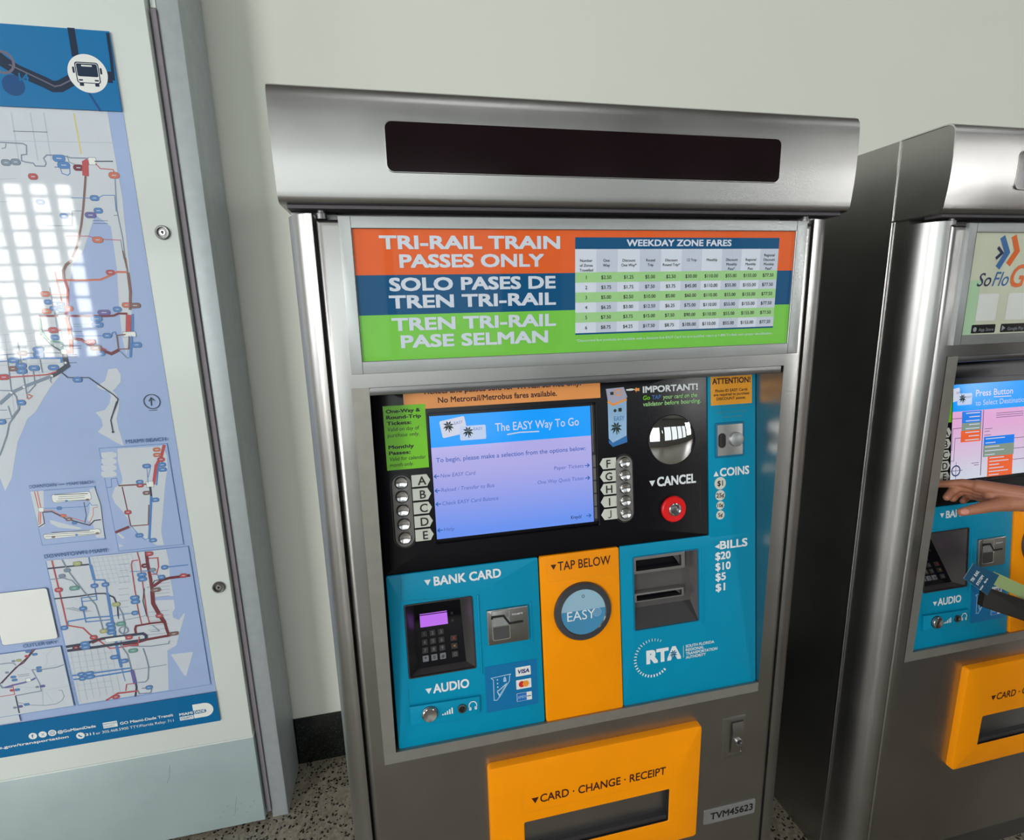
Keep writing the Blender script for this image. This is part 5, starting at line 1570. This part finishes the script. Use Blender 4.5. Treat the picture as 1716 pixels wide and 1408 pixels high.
    tri(s, -.1730, .1095, .0065, 0, I, 'up', .0009)
    for q in range(4):
        s.line([(-.1890, .1075 - .0075 * q), (-.1865, .1075 - .0075 * q)], .0030, .0009, I)
    for v0, v1 in ((.1072, .1260), (.0803, .0996), (.0550, .0720)):
        s.poly(rrect(-.1508, v0, -.1203, v1, .0012), .0009, 'card_white')
    s.text('VISA', -.1478, .1125, .0085, 'visa_blue', .0012, u1=-.1235, bold=.03, shear=.2)
    s.poly(circle(-.1395, .0900, .0064, 20), .0011, 'mc_red')
    s.poly(circle(-.1315, .0900, .0064, 20), .0012, 'mc_amber')
    s.poly(rrect(-.1500, .0555, -.1310, .0715), .0011, 'amex_blue')
    s.text('AMEX', -.1488, .0610, .0055, 'ice_blue', .0013, u1=-.1320)
    s.line([(-.1300, .0635), (-.1220, .0635)], .0015, .0012, 'visa_blue')
    s.build('payment_sticker', t, label='blue sticker with three bank card marks', merge=False)
    au = MB(PANEL)
    arc = [(-.3578 + (.1330) * k / 10.0, .0485 - .0085 * math.sin(math.pi * min(1, k / 8.5))) for k in range(11)]
    ol = [(-.3578, .0860), (-.3578, .0485)] + [(u, .0490 - .0070 * math.sin(math.pi * k / 11.0)) for k, u in enumerate([-.345, -.33, -.315, -.30, -.285, -.27, -.255, -.24])] + [(-.2256, .0510), (-.2245, .0830)]
    au.slab(ol, -.001, .0055, 'teal_plastic', bevel=.0012)
    for q, hh in enumerate((.0030, .0048, .0075, .0100, .0125)):
        au.poly(rrect(-.2985 + .0045 * q, .0585, -.2958 + .0045 * q, .0585 + hh), .0061, 'ink_white')
    hp = [(-.2390 + .0075 * math.cos(a), .0675 + .0080 * math.sin(a)) for a in [math.radians(-50 + 280 * k / 16) for k in range(17)]]
    au.line(hp, .0018, .0061, 'ink_white')
    for du in (-.0055, .0055):
        au.poly(rrect(-.2390 + du - .0022, .0585, -.2390 + du + .0022, .0650, .001), .0061, 'ink_white')
    shelf = au.build('audio_shelf', t)
    ab = MB(PANEL)
    ab.lathe(-.3215, .0665, [(.0150, .0055), (.0150, .0085), (.0140, .0090)], 'steel_dark', n=28, cap=False)
    ab.lathe(-.3215, .0665, [(.0138, .0060), (.0136, .0115), (.0126, .0125), (.0060, .0112), (.0010, .0108)], 'chrome', n=28)
    ab.build('audio_button', shelf, label='round metal audio button')
    aj = MB(PANEL)
    aj.lathe(-.2600, .0655, [(.0088, .0055), (.0084, .0085), (.0062, .0088), (.0052, .0060)], 'steel_dark', n=24, cap=False)
    aj.poly(circle(-.2600, .0655, .0054, 20), .0060, 'ink_black')
    aj.build('headphone_jack', shelf)
    # --- yellow fascia with the card target
    y = MB(PANEL)
    y.slab(rrect(-.0930, .0010, .0722, .3445, .005), -.0045, .0030, 'yellow_plastic', bevel=.0025)
    y.text('TAP BELOW', -.0568, .3120, .0180, 'ink_maroon', .0036, u1=.0531, bold=.008)
    tri(y, -.0655, .3205, .0115, 0, 'ink_maroon', 'down', .0036)
    y.line([(-.0790, .3365), (-.0790, .2915), (.0538, .2915), (.0538, .3365)], .0006, .0033, 'label_amber')
    y.build('tap_fascia', t, label='yellow panel with tap target')
    e = MB(PANEL)
    e.lathe(-.0090, .2235, [(.0600, .0028), (.0598, .0075), (.0575, .0105), (.0480, .0115), (.0462, .0095)], 'smoke_ring', n=56, cap=False)
    tgt = e.build('tap_target', t, label='round blue tap target with smoked ring')
    e = MB(PANEL)
    e.poly(circle(-.0090, .2235, .0464, 48), .0094, 'disc_sky')
    low = [(-.0090 + .0460 * math.cos(a), .2235 + .0460 * math.sin(a)) for a in [math.radians(175 + 190 * k / 24) for k in range(25)]]
    e.poly(low, .0096, 'disc_blue')
    e.text('EASY', -.0435, .2085, .0190, 'ink_white', .0100, u1=.0150, bold=-.004)
    for q in range(3):
        e.hoop(.0190, .2195, .0025 + .003 * q, .0008, .0099, 'ice_blue', 16)
    e.hoop(-.0090, .2560, .0026, .0009, .0099, 'palm_dark', 14)
    e.build('target_face', tgt, merge=False)
    # --- right teal fascia: bills and coins
    br = MB(PANEL)
    bill_o = rrect(.1035, .1620, .2485, .3175, .004)
    br.ring(rrect(.0740, .0012, .3852, .3440, .004), bill_o, -.0045, 0.0, 'teal_plastic', bevel=.0012, hin=-.020, ibevel=.002, inner_mat='mid_plastic')
    br.slab(rrect(.2755, .3380, .3852, .7000, .002), -.0045, .0002, 'teal_plastic', bevel=.0012)
    br.box(.2580, .1540, .2612, .3200, -.001, .0020, 'teal_plastic', bevel=.0015)
    br.text('COINS', .3007, .4665, .0178, 'ink_white', .0008, u1=.3694, bold=.03)
    tri(br, .2920, .4735, .0122, 0, 'ink_white', 'up', .0008)
    for vv, rr, body in ((.4526, .0132, '$1'), (.4271, .0112, '25¢'), (.4056, .0092, '10¢'), (.3852, .0098, '5¢')):
        br.poly(circle(.3012, vv, rr, 28), .0008, 'tag_white')
        br.text(body, .3012, vv - rr * .42, rr * .85, 'ink_maroon' if body != '$1' else 'ink_black', .0011, bold=.02, center=True)
    br.text('BILLS', .2996, .3108, .0178, 'ink_white', .0008, u1=.3650, bold=.03)
    tri(br, .2930, .3180, .0110, 0, 'ink_white', 'left', .0008)
    for body, base, ue in (('$20', .2885, .3246), ('$10', .2655, .3245), ('$5', .2430, .3130), ('$1', .2200, .3114)):
        br.text(body, .2885, base, .0168, 'ink_white', .0008, u1=ue, bold=.03)
    # authority mark: ring of ticks, heavy letters, palm in the last one
    for q in range(27):
        a = math.radians(62 + 250 * q / 26.0)
        w = .0011 + .0022 * q / 26.0
        ca, sa = math.cos(a), math.sin(a)
        br.line([(.1415 + .0365 * ca, .0965 + .0365 * sa), (.1415 + .0425 * ca, .0965 + .0425 * sa)], w, .0006, 'ink_white')
    br.text('RTA', .1270, .0845, .0300, 'ink_white', .0006, u1=.2062, bold=.06)
    palm(br, .1885, .0985, .020, .0009, 'teal_dark')
    br.line([(.2117, .1120), (.2117, .0855)], .0009, .0006, 'ink_white')
    for q, (body, ue) in enumerate((('SOUTH FLORIDA', .2840), ('REGIONAL', .2600), ('TRANSPORTATION', .2915), ('AUTHORITY', .2640))):
        br.text(body, .2172, .1065 - .0083 * q, .0062, 'ink_white', .0006, u1=ue, bold=.02)
    br.build('cash_fascia', t, label='teal panel for coins and bills')
    bl = MB(PANEL)
    fo = [PANEL(u, vv, -.001) for u, vv in rrect(.1035, .1620, .2485, .3175)]
    fi = [PANEL(u, vv, -.0190) for u, vv in rrect(.1035, .2010, .2400, .3175)]
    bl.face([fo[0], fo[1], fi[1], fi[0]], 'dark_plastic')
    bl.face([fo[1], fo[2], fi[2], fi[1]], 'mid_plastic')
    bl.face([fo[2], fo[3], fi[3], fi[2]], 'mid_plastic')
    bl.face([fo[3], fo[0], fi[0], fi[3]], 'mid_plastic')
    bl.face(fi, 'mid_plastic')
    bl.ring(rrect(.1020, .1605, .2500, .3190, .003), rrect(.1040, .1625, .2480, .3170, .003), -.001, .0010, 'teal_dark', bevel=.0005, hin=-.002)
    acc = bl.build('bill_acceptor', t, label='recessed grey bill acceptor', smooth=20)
    for v0, v1, u1, i0, i1, iu in ((.2800, .3165, .2205, .2868, .3098, .2115), (.2195, .2390, .2170, .2232, .2352, .2115)):
        q = MB(PANEL)
        q.ring(rrect(.1040, v0, u1, v1, .0025), rrect(.1100, i0, iu, i1, .001), -.019, -.0020, 'grey_plastic', bevel=.002, hin=-.0150, inner_mat='dark_plastic')
        q.poly(rrect(.1100, i0, iu, i1), -.0150, 'black_plastic')
        q.poly([(iu, i0), (iu, i1), (iu - .016, i1)], -.0100, 'mid_plastic')
        q.build('bill_slot', acc)
    # coin slot
    cs = MB(PANEL)
    cs.ring(rrect(.2900, .5060, .3570, .5790, .003), rrect(.2945, .5108, .3525, .5745, .002), 0, .0030, 'teal_dark', bevel=.0012, hin=.001)
    cs.slab(rrect(.2945, .5108, .3525, .5745), .001, .0032, 'steel')
    cs.lathe(.3370, .5430, [(.0150, .0032), (.0150, .0075), (.0135, .0085)], 'aluminium', n=28)
    slot = cs.build('coin_slot', t, label='steel coin slot plate')
    cs = MB(PANEL)
    cs.slab(rrect(.2965, .5270, .3130, .5575, .008, 6), .0030, .0040, 'ink_black')
    cs.line([(.3020, .5300), (.3010, .5420), (.3020, .5545)], .0030, .0044, 'dark_plastic')
    cs.build('coin_opening', slot)
    # --- lower door: receipt tray, lock, number plate
    dx = 0.0 if first else -.014
    ry = MB(FRONT)
    ry.ring(rrect(-.2175 + dx, .3180, .2445 + dx, .6050, .008), rrect(-.1480 + dx, .3780, .1738 + dx, .4610, .003), 0.0, .0160, 'yellow_plastic', bevel=.004, hin=-.026, ibevel=.0015, inner_mat='gap_black')
    ry.text('CARD · CHANGE · RECEIPT', -.1145 + dx, .5030, .0190, 'ink_maroon', .0166, u1=.1623 + dx, bold=.012)
    tri(ry, -.1250 + dx, .5105, .0150, 0, 'ink_maroon', 'down', .0166)
    ry.line([(-.1513 + dx, .5396), (-.1513 + dx, .4847), (.1805 + dx, .4847), (.1805 + dx, .5380)], .0007, .0163, 'label_amber')
    tray = ry.build('receipt_tray', t, label='yellow card, change and receipt tray')
    fl = MB(FRONT)
    fl.poly(rrect(-.1480 + dx, .3780, .1738 + dx, .4610), -.026, 'gap_black')
    fl.slab(rrect(-.1478 + dx, .3785, .1736 + dx, .3915), -.010, .0120, 'dark_plastic', bevel=.004)
    fl.build('tray_flap', tray, label='black slot of the tray')
    lk = MB(FRONT)
    lk.ring(rrect(.3045, .4905, .3600, .5955, .001), rrect(.3235, .5005, .3550, .5855, .002), -.001, .0012, 'steel', bevel=.0005, hin=-.006)
    lk.poly(rrect(.3235, .5005, .3550, .5855), -.006, 'gap_black')
    lock = lk.build('door_lock', t, label='small steel latch plate')
    lt = MB(FRONT)
    pf = [(.5825, .004), (.5600, .0085), (.5400, .0050), (.5200, .0050), (.5040, .0010)]
    for (z0, h0), (z1, h1) in zip(pf, pf[1:]):
        lt.face([FRONT(.3262, z0, h0), FRONT(.3262, z1, h1), FRONT(.3525, z1, h1), FRONT(.3525, z0, h0)], 'steel')
    for u in (.3262, .3525):
        lt.face([FRONT(u, zz, hh) for zz, hh in pf] + [FRONT(u, .5040, -.005), FRONT(u, .5825, -.005)], 'steel_dark')
    lt.face([FRONT(.3262, .5825, .004), FRONT(.3525, .5825, .004), FRONT(.3525, .5825, -.005), FRONT(.3262, .5825, -.005)], 'steel_dark')
    lt.build('latch_handle', lock)
    kc = MB(FRONT)
    kc.lathe(.3428, .5340, [(.0082, .0045), (.0080, .0090), (.0062, .0092), (.0058, .0070)], 'chrome', n=24, cap=False)
    kc.poly(circle(.3428, .5340, .0060, 20), .0070, 'ink_black')
    kc.build('key_cylinder', lock)
    if first:
        n = MB(FRONT)
        n.slab(rrect(.2705, .3230, .4022, .3620, .004), 0.0, .0016, 'aluminium', bevel=.0004)
        n.text('TVM45623', .2870, .3340, .0180, 'ink_black', .0021, u1=.3960, bold=.016)
        n.build('number_plate', t, label='metal plate with a stamped number', merge=False)
    return t


# ---------------------------------------------------------------- people
def capsule(bm, p0, r0, p1, r1, flat=None, n=14):
    """rounded cone between two joints; flat = (direction, factor) squeezes the section"""
    p0, p1 = Vector(p0), Vector(p1)
    ax = (p1 - p0)
    L = ax.length
    ax = ax.normalized() if L > 1e-6 else Vector((0, 0, 1))
    e1 = ax.orthogonal().normalized()
    if flat:
        fd = Vector(flat[0])
        fd = (fd - ax * fd.dot(ax))
        if fd.length > 1e-4:
            e1 = fd.normalized()
    e2 = ax.cross(e1)
    k1 = flat[1] if flat else 1.0
    rows = []
    for k in range(6):
        a = math.pi / 2 * (1 - k / 5.0)
        rows.append((-r0 * math.sin(a), r0 * math.cos(a)))
    for k in range(6):
        a = math.pi / 2 * k / 5.0
        rows.append((L + r1 * math.sin(a), r1 * math.cos(a)))
    rings = []
    for t, r in rows:
        r = max(r, 1e-4)
        rings.append([bm.verts.new(p0 + ax * t + (e1 * (math.cos(2 * math.pi * i / n) * k1) + e2 * math.sin(2 * math.pi * i / n)) * r) for i in range(n)])
    for a, b in zip(rings, rings[1:]):
        for i in range(n):
            bm.faces.new((a[i], a[(i + 1) % n], b[(i + 1) % n], b[i]))
    bm.faces.new(list(reversed(rings[0])))
    bm.faces.new(rings[-1])


def chain(bm, pts, flat=None):
    for (a, ra), (b, rb) in zip(pts, pts[1:]):
        capsule(bm, a, ra, b, rb, flat)


def skin_over(bm, voxel, smooth, mat, name, parent=None, extra=None):
    """one continuous surface grown over the limbs"""
    me = bpy.data.meshes.new('limbs')
    bm.to_mesh(me)
    bm.free()
    ob = bpy.data.objects.new('limbs', me)
    COL.objects.link(ob)
    r = ob.modifiers.new('r', 'REMESH')
    r.mode = 'VOXEL'
    r.voxel_size = voxel
    s = ob.modifiers.new('s', 'SMOOTH')
    s.factor = 0.5
    s.iterations = smooth
    dg = bpy.context.evaluated_depsgraph_get()
    out = bpy.data.meshes.new_from_object(ob.evaluated_get(dg))
    bpy.data.objects.remove(ob)
    bpy.data.meshes.remove(me)
    if extra is not None:
        b2 = bmesh.new()
        b2.from_mesh(out)
        b2.from_mesh(extra)
        b2.to_mesh(out)
        b2.free()
    out.materials.clear()
    out.materials.append(MATS[mat])
    for p in out.polygons:
        p.material_index = 0
    out.shade_smooth()
    if name is None:
        return out
    out.name = name
    o = bpy.data.objects.new(name, out)
    COL.objects.link(o)
    if parent is not None:
        o.parent = parent
    return o


def person(label, base, facing, sh_r, el_r, wr_r, sh_l, el_l, wr_l, hands, tops, nails):
    """standing figure; joints in world metres, base = point between the feet, facing = unit vector"""
    fx, fy = facing
    bx, by = base
    f = Vector((fx, fy, 0))
    rgt = Vector((fy, -fx, 0))

    def P(r, fwd, z):
        return Vector((bx, by, 0)) + rgt * r + f * fwd + Vector((0, 0, z))
    t = thing('person', label, 'person', (bx, by, 0))
    inv = Vector((bx, by, 0))

    def loc(bm):
        for v in bm.verts:
            v.co -= inv
        return bm
    hand_mesh = None
    if hands:
        hand_mesh = bpy.data.meshes.new('hands')
        hb = bmesh.new()
        for fn in hands:
            b = bmesh.new()
            fn(b)
            me = skin_over(loc(b), 0.0016, 4, 'skin', None)
            hb.from_mesh(me)
        hb.to_mesh(hand_mesh)
        hb.free()
    bm = bmesh.new()
    flat = ((fx, fy, 0), .68)
    chain(bm, [(P(0, 0, .98), .140), (P(0, 0, 1.14), .125), (P(0, 0, 1.36), .140)], flat)          # torso
    capsule(bm, P(-.15, 0, 1.395), .062, P(.15, 0, 1.395), .062)                                   # shoulders
    chain(bm, [(P(0, -.01, 1.40), .058), (P(0, .015, 1.53), .052)])                                # neck
    capsule(bm, P(0, .010, 1.650), .083, P(0, .030, 1.600), .070)                                  # skull and jaw
    capsule(bm, P(0, .050, 1.565), .034, P(0, .072, 1.560), .024)                                  # chin
    capsule(bm, P(0, .095, 1.640), .010, P(0, .116, 1.608), .013)                                  # nose
    for s in (-1, 1):
        capsule(bm, P(s * .080, .005, 1.635), .016, P(s * .084, -.004, 1.600), .011)               # ears
        chain(bm, [(P(s * .09, 0, .93), .092), (P(s * .10, .015, .50), .058), (P(s * .10, -.01, .28), .055), (P(s * .10, -.015, .08), .036)])
        capsule(bm, P(s * .10, -.03, .04), .034, P(s * .115, .13, .028), .026)
    for sh, el, wr in ((sh_r, el_r, wr_r), (sh_l, el_l, wr_l)):
        chain(bm, [(sh, .050), (el, .040)])
        if not hands:
            chain(bm, [(el, .040), (tuple(Vector(el) * .7 + Vector(wr) * .3), .041), (wr, .027)])
            d = (Vector(wr) - Vector(el)).normalized()
            capsule(bm, wr, .026, Vector(wr) + d * .09, .022)
    body = skin_over(loc(bm), 0.009, 3, 'skin', 'body', t, hand_mesh)
    if nails:
        body.data.materials.append(MATS['nail'])
        for p in body.data.polygons:
            c = p.center + inv
            for q, d, r in nails:
                if (c - Vector(q)).length < r and p.normal.dot(Vector(d).normalized()) > .55:
                    p.material_index = 1
    # hair, clothes, shoes
    bm = bmesh.new()
    capsule(bm, P(0, -.012, 1.672), .090, P(0, -.022, 1.625), .082)
    skin_over(loc(bm), 0.008, 2, 'hair', 'hair', t)
    bm = bmesh.new()
    chain(bm, [(P(0, 0, .90), .172), (P(0, 0, 1.14), .155), (P(0, 0, 1.35), .166)], flat)
    capsule(bm, P(-.155, 0, 1.392), .073, P(.155, 0, 1.392), .073)
    for sh, el in ((sh_r, el_r), (sh_l, el_l)):
        chain(bm, [(sh, .064), (tuple(Vector(sh) * .45 + Vector(el) * .55), .056)])
    skin_over(loc(bm), 0.010, 3, tops[0], 'shirt', t)
    bm = bmesh.new()
    capsule(bm, P(-.06, 0, .92), .130, P(.06, 0, .92), .130, flat)
    for s in (-1, 1):
        chain(bm, [(P(s * .09, 0, .90), .108), (P(s * .10, .015, .50), .080), (P(s * .10, -.012, .10), .068)])
    skin_over(loc(bm), 0.010, 3, tops[1], 'trousers', t)
    for s in (-1, 1):
        bm = bmesh.new()
        capsule(bm, P(s * .10, -.045, .043), .043, P(s * .118, .155, .036), .036)
        skin_over(loc(bm), 0.007, 2, 'shoe_leather', 'shoe', t)
    return t


def pointing_hand(bm):
    """right hand, back towards the viewer, index finger on the lowest button, thumb below"""
    W = (1.2850, -.100, 1.0720)
    K = [(1.2164, -.022, 1.0790), (1.2240, -.016, 1.0690), (1.2330, -.012, 1.0585), (1.2440, -.012, 1.0470)]
    fl = ((.55, -.75, .25), .72)
    chain(bm, [((1.545, -.330, 1.105), .042), ((1.46, -.255, 1.088), .039), ((1.37, -.175, 1.076), .033), (W, .0255)], fl)
    for k, r in zip(K, (.0140, .0142, .0136, .0120)):
        chain(bm, [(W, .0195), ((W[0] * .5 + k[0] * .5, W[1] * .5 + k[1] * .5 - .004, W[2] * .5 + k[2] * .5), .0165), (k, r)])
    # flesh between the palm and the thumb
    chain(bm, [((1.2780, -.092, 1.0650), .0215), ((1.2480, -.062, 1.0620), .0190), ((1.2300, -.040, 1.0640), .0150)])
    chain(bm, [((1.2600, -.078, 1.0560), .0190), ((1.2320, -.058, 1.0560), .0150)])
    chain(bm, [(K[0], .0108), ((1.2030, .000, 1.0800), .0096), ((1.1888, .024, 1.0715), .0086), ((1.1790, .0375, 1.0668), .0074)])
    chain(bm, [(K[1], .0108), ((1.2030, .008, 1.0680), .0096), ((1.1870, .010, 1.0570), .0088), ((1.1690, .004, 1.0490), .0082)])
    chain(bm, [(K[2], .0102), ((1.2200, .010, 1.0570), .0090), ((1.2040, .012, 1.0480), .0084), ((1.1890, .006, 1.0430), .0078)])
    chain(bm, [(K[3], .0092), ((1.2380, .010, 1.0430), .0078), ((1.2270, .008, 1.0370), .0072), ((1.2160, .004, 1.0350), .0068)])
    chain(bm, [((1.2760, -.090, 1.0620), .0200), ((1.2380, -.066, 1.0530), .0175), ((1.2085, -.061, 1.0490), .0132), ((1.1760, -.053, 1.0420), .0112), ((1.1490, -.045, 1.0350), .0088)])


def holding_hand(bm):
    """left hand, fingers wrapped round the wallet from below"""
    W = (1.375, -.170, .700)
    fl = ((.3, -.8, .5), .75)
    chain(bm, [((1.72, -.42, 1.02), .042), ((1.60, -.335, .91), .039), ((1.47, -.25, .79), .034), (W, .026)], fl)
    K = [(1.305, -.150, .742), (1.315, -.148, .724), (1.328, -.146, .708), (1.343, -.144, .694)]
    for k, r in zip(K, (.0135, .0138, .0132, .0118)):
        chain(bm, [(W, .0190), ((W[0] * .5 + k[0] * .5, W[1] * .5 + k[1] * .5, W[2] * .5 + k[2] * .5), .0165), (k, r)])
    for k, d in zip(K, (.0, .012, .024, .036)):
        a = (k[0] - .016 + .1 * d, -.150, k[2] + .024)
        chain(bm, [(k, .0100), (a, .0092), ((a[0] + .004, -.128, a[2] + .022), .0084), ((a[0] + .016, -.104, a[2] + .024), .0074)])
    chain(bm, [((1.362, -.165, .715), .0190), ((1.338, -.160, .760), .0140), ((1.318, -.158, .795), .0110), ((1.300, -.150, .826), .0084)])


def flat_card(name, pts, mat, thick, nrm, writing=None):
    """thin card from its four corners (world), front towards nrm"""
    p = [Vector(q) for q in pts]
    o = sum(p, Vector()) / 4
    mb = MB(Frame((0, 0, 0), (1, 0, 0), (0, 1, 0)))
    n = (p[1] - p[0]).cross(p[3] - p[0]).normalized()
    if n.dot(Vector(nrm)) < 0:
        n = -n
    a = [q - o + n * thick / 2 for q in p]
    b = [q - o - n * thick / 2 for q in p]
    mb.face(a, mat)
    mb.face(b[::-1], mat)
    for i in range(4):
        j = (i + 1) % 4
        mb.face([a[i], a[j], b[j], b[i]], 'ice_blue' if name == 'transit_ticket' else mat)
    if writing:
        ex = (p[1] - p[0]).normalized()
        ey = n.cross(ex).normalized()
        fr = Frame(a[0] + n * .0003, ex, ey)
        sgn = 1 if (p[3] - p[0]).dot(ey) > 0 else -1
        mb.fr = fr
        for body, u0, u1, d, c in writing:
            mb.text(body, u0, sgn * d if sgn > 0 else -d, c, 'ink_white', .0002, u1=u1, bold=.02)
    ob = mb.build(name, merge=False)
    ob.location = o
    return ob


def held_things():
    tk = flat_card('transit_ticket', [(1.1191, -.0900, .9088), (1.1458, -.0850, .9372), (1.2050, -.0960, .9075), (1.1720, -.1030, .8700)],
                   'ticket_teal', .0008, (-.3, -1, .3),
                   [('TRI  RAIL', .006, .034, .022, .0075), ('SYSTEM', .008, .032, .036, .0065), ('ticket', .004, .016, .047, .0045), ('fare', .022, .034, .047, .0045)])
    tag(tk, 'dark teal rail ticket with white lettering sticking out of the black wallet', 'ticket')
    nt = flat_card('folded_note', [(1.1790, -.0955, .8950), (1.1985, -.0900, .9135), (1.3300, -.0940, .8480), (1.3150, -.1000, .8240)], 'note_green', .0010, (-.3, -1, .3))
    tag(nt, 'pale green slip tucked behind the teal ticket above the wallet', 'slip')
    c = Vector((1.268, -.1175, .842))
    ex = Vector((.135, -.010, -.0605)).normalized()
    en = Vector((-.25, -.85, .35)).normalized()
    ey = en.cross(ex).normalized()
    ex = ey.cross(en).normalized()
    w = MB(Frame((0, 0, 0), ex, ey))
    w.slab(rrect(-.090, -.036, .060, .0050, .004), -.004, .006, 'wallet_leather', bevel=.002)
    w.slab(rrect(-.090, -.034, .060, .0045, .004), -.010, -.004, 'wallet_leather', bevel=.001, back=True)
    wal = w.build('wallet')
    wal.location = c
    tag(wal, 'black folded wallet held below the ticket at the right edge', 'wallet')
    e = MB(Frame((0, 0, 0), ex, ey))
    e.slab(rrect(-.086, -.030, .058, .0075, .003), -.0035, -.0012, 'wallet_edge', bevel=.0004)
    ed = e.build('wallet_lining', wal)


def main():
    build_hall()
    build_map_case()
    build_machine(True, 0.3343)
    build_machine(False, 0.3343 + 1.186)
    person('person at the right machine, pointing at its lowest button and holding a wallet', (1.86, -.56), (-.25, .968),
           (1.67, -.49, 1.40), (1.545, -.330, 1.105), (1.2850, -.100, 1.0720), (2.03, -.56, 1.40), (1.72, -.42, 1.02), (1.375, -.170, .700),
           [pointing_hand, holding_hand], ('dark_cloth', 'trouser_cloth'),
           [((1.1475, -.0530, 1.0390), (-.3, -.9, .45), .0072)])
    held_things()


main()
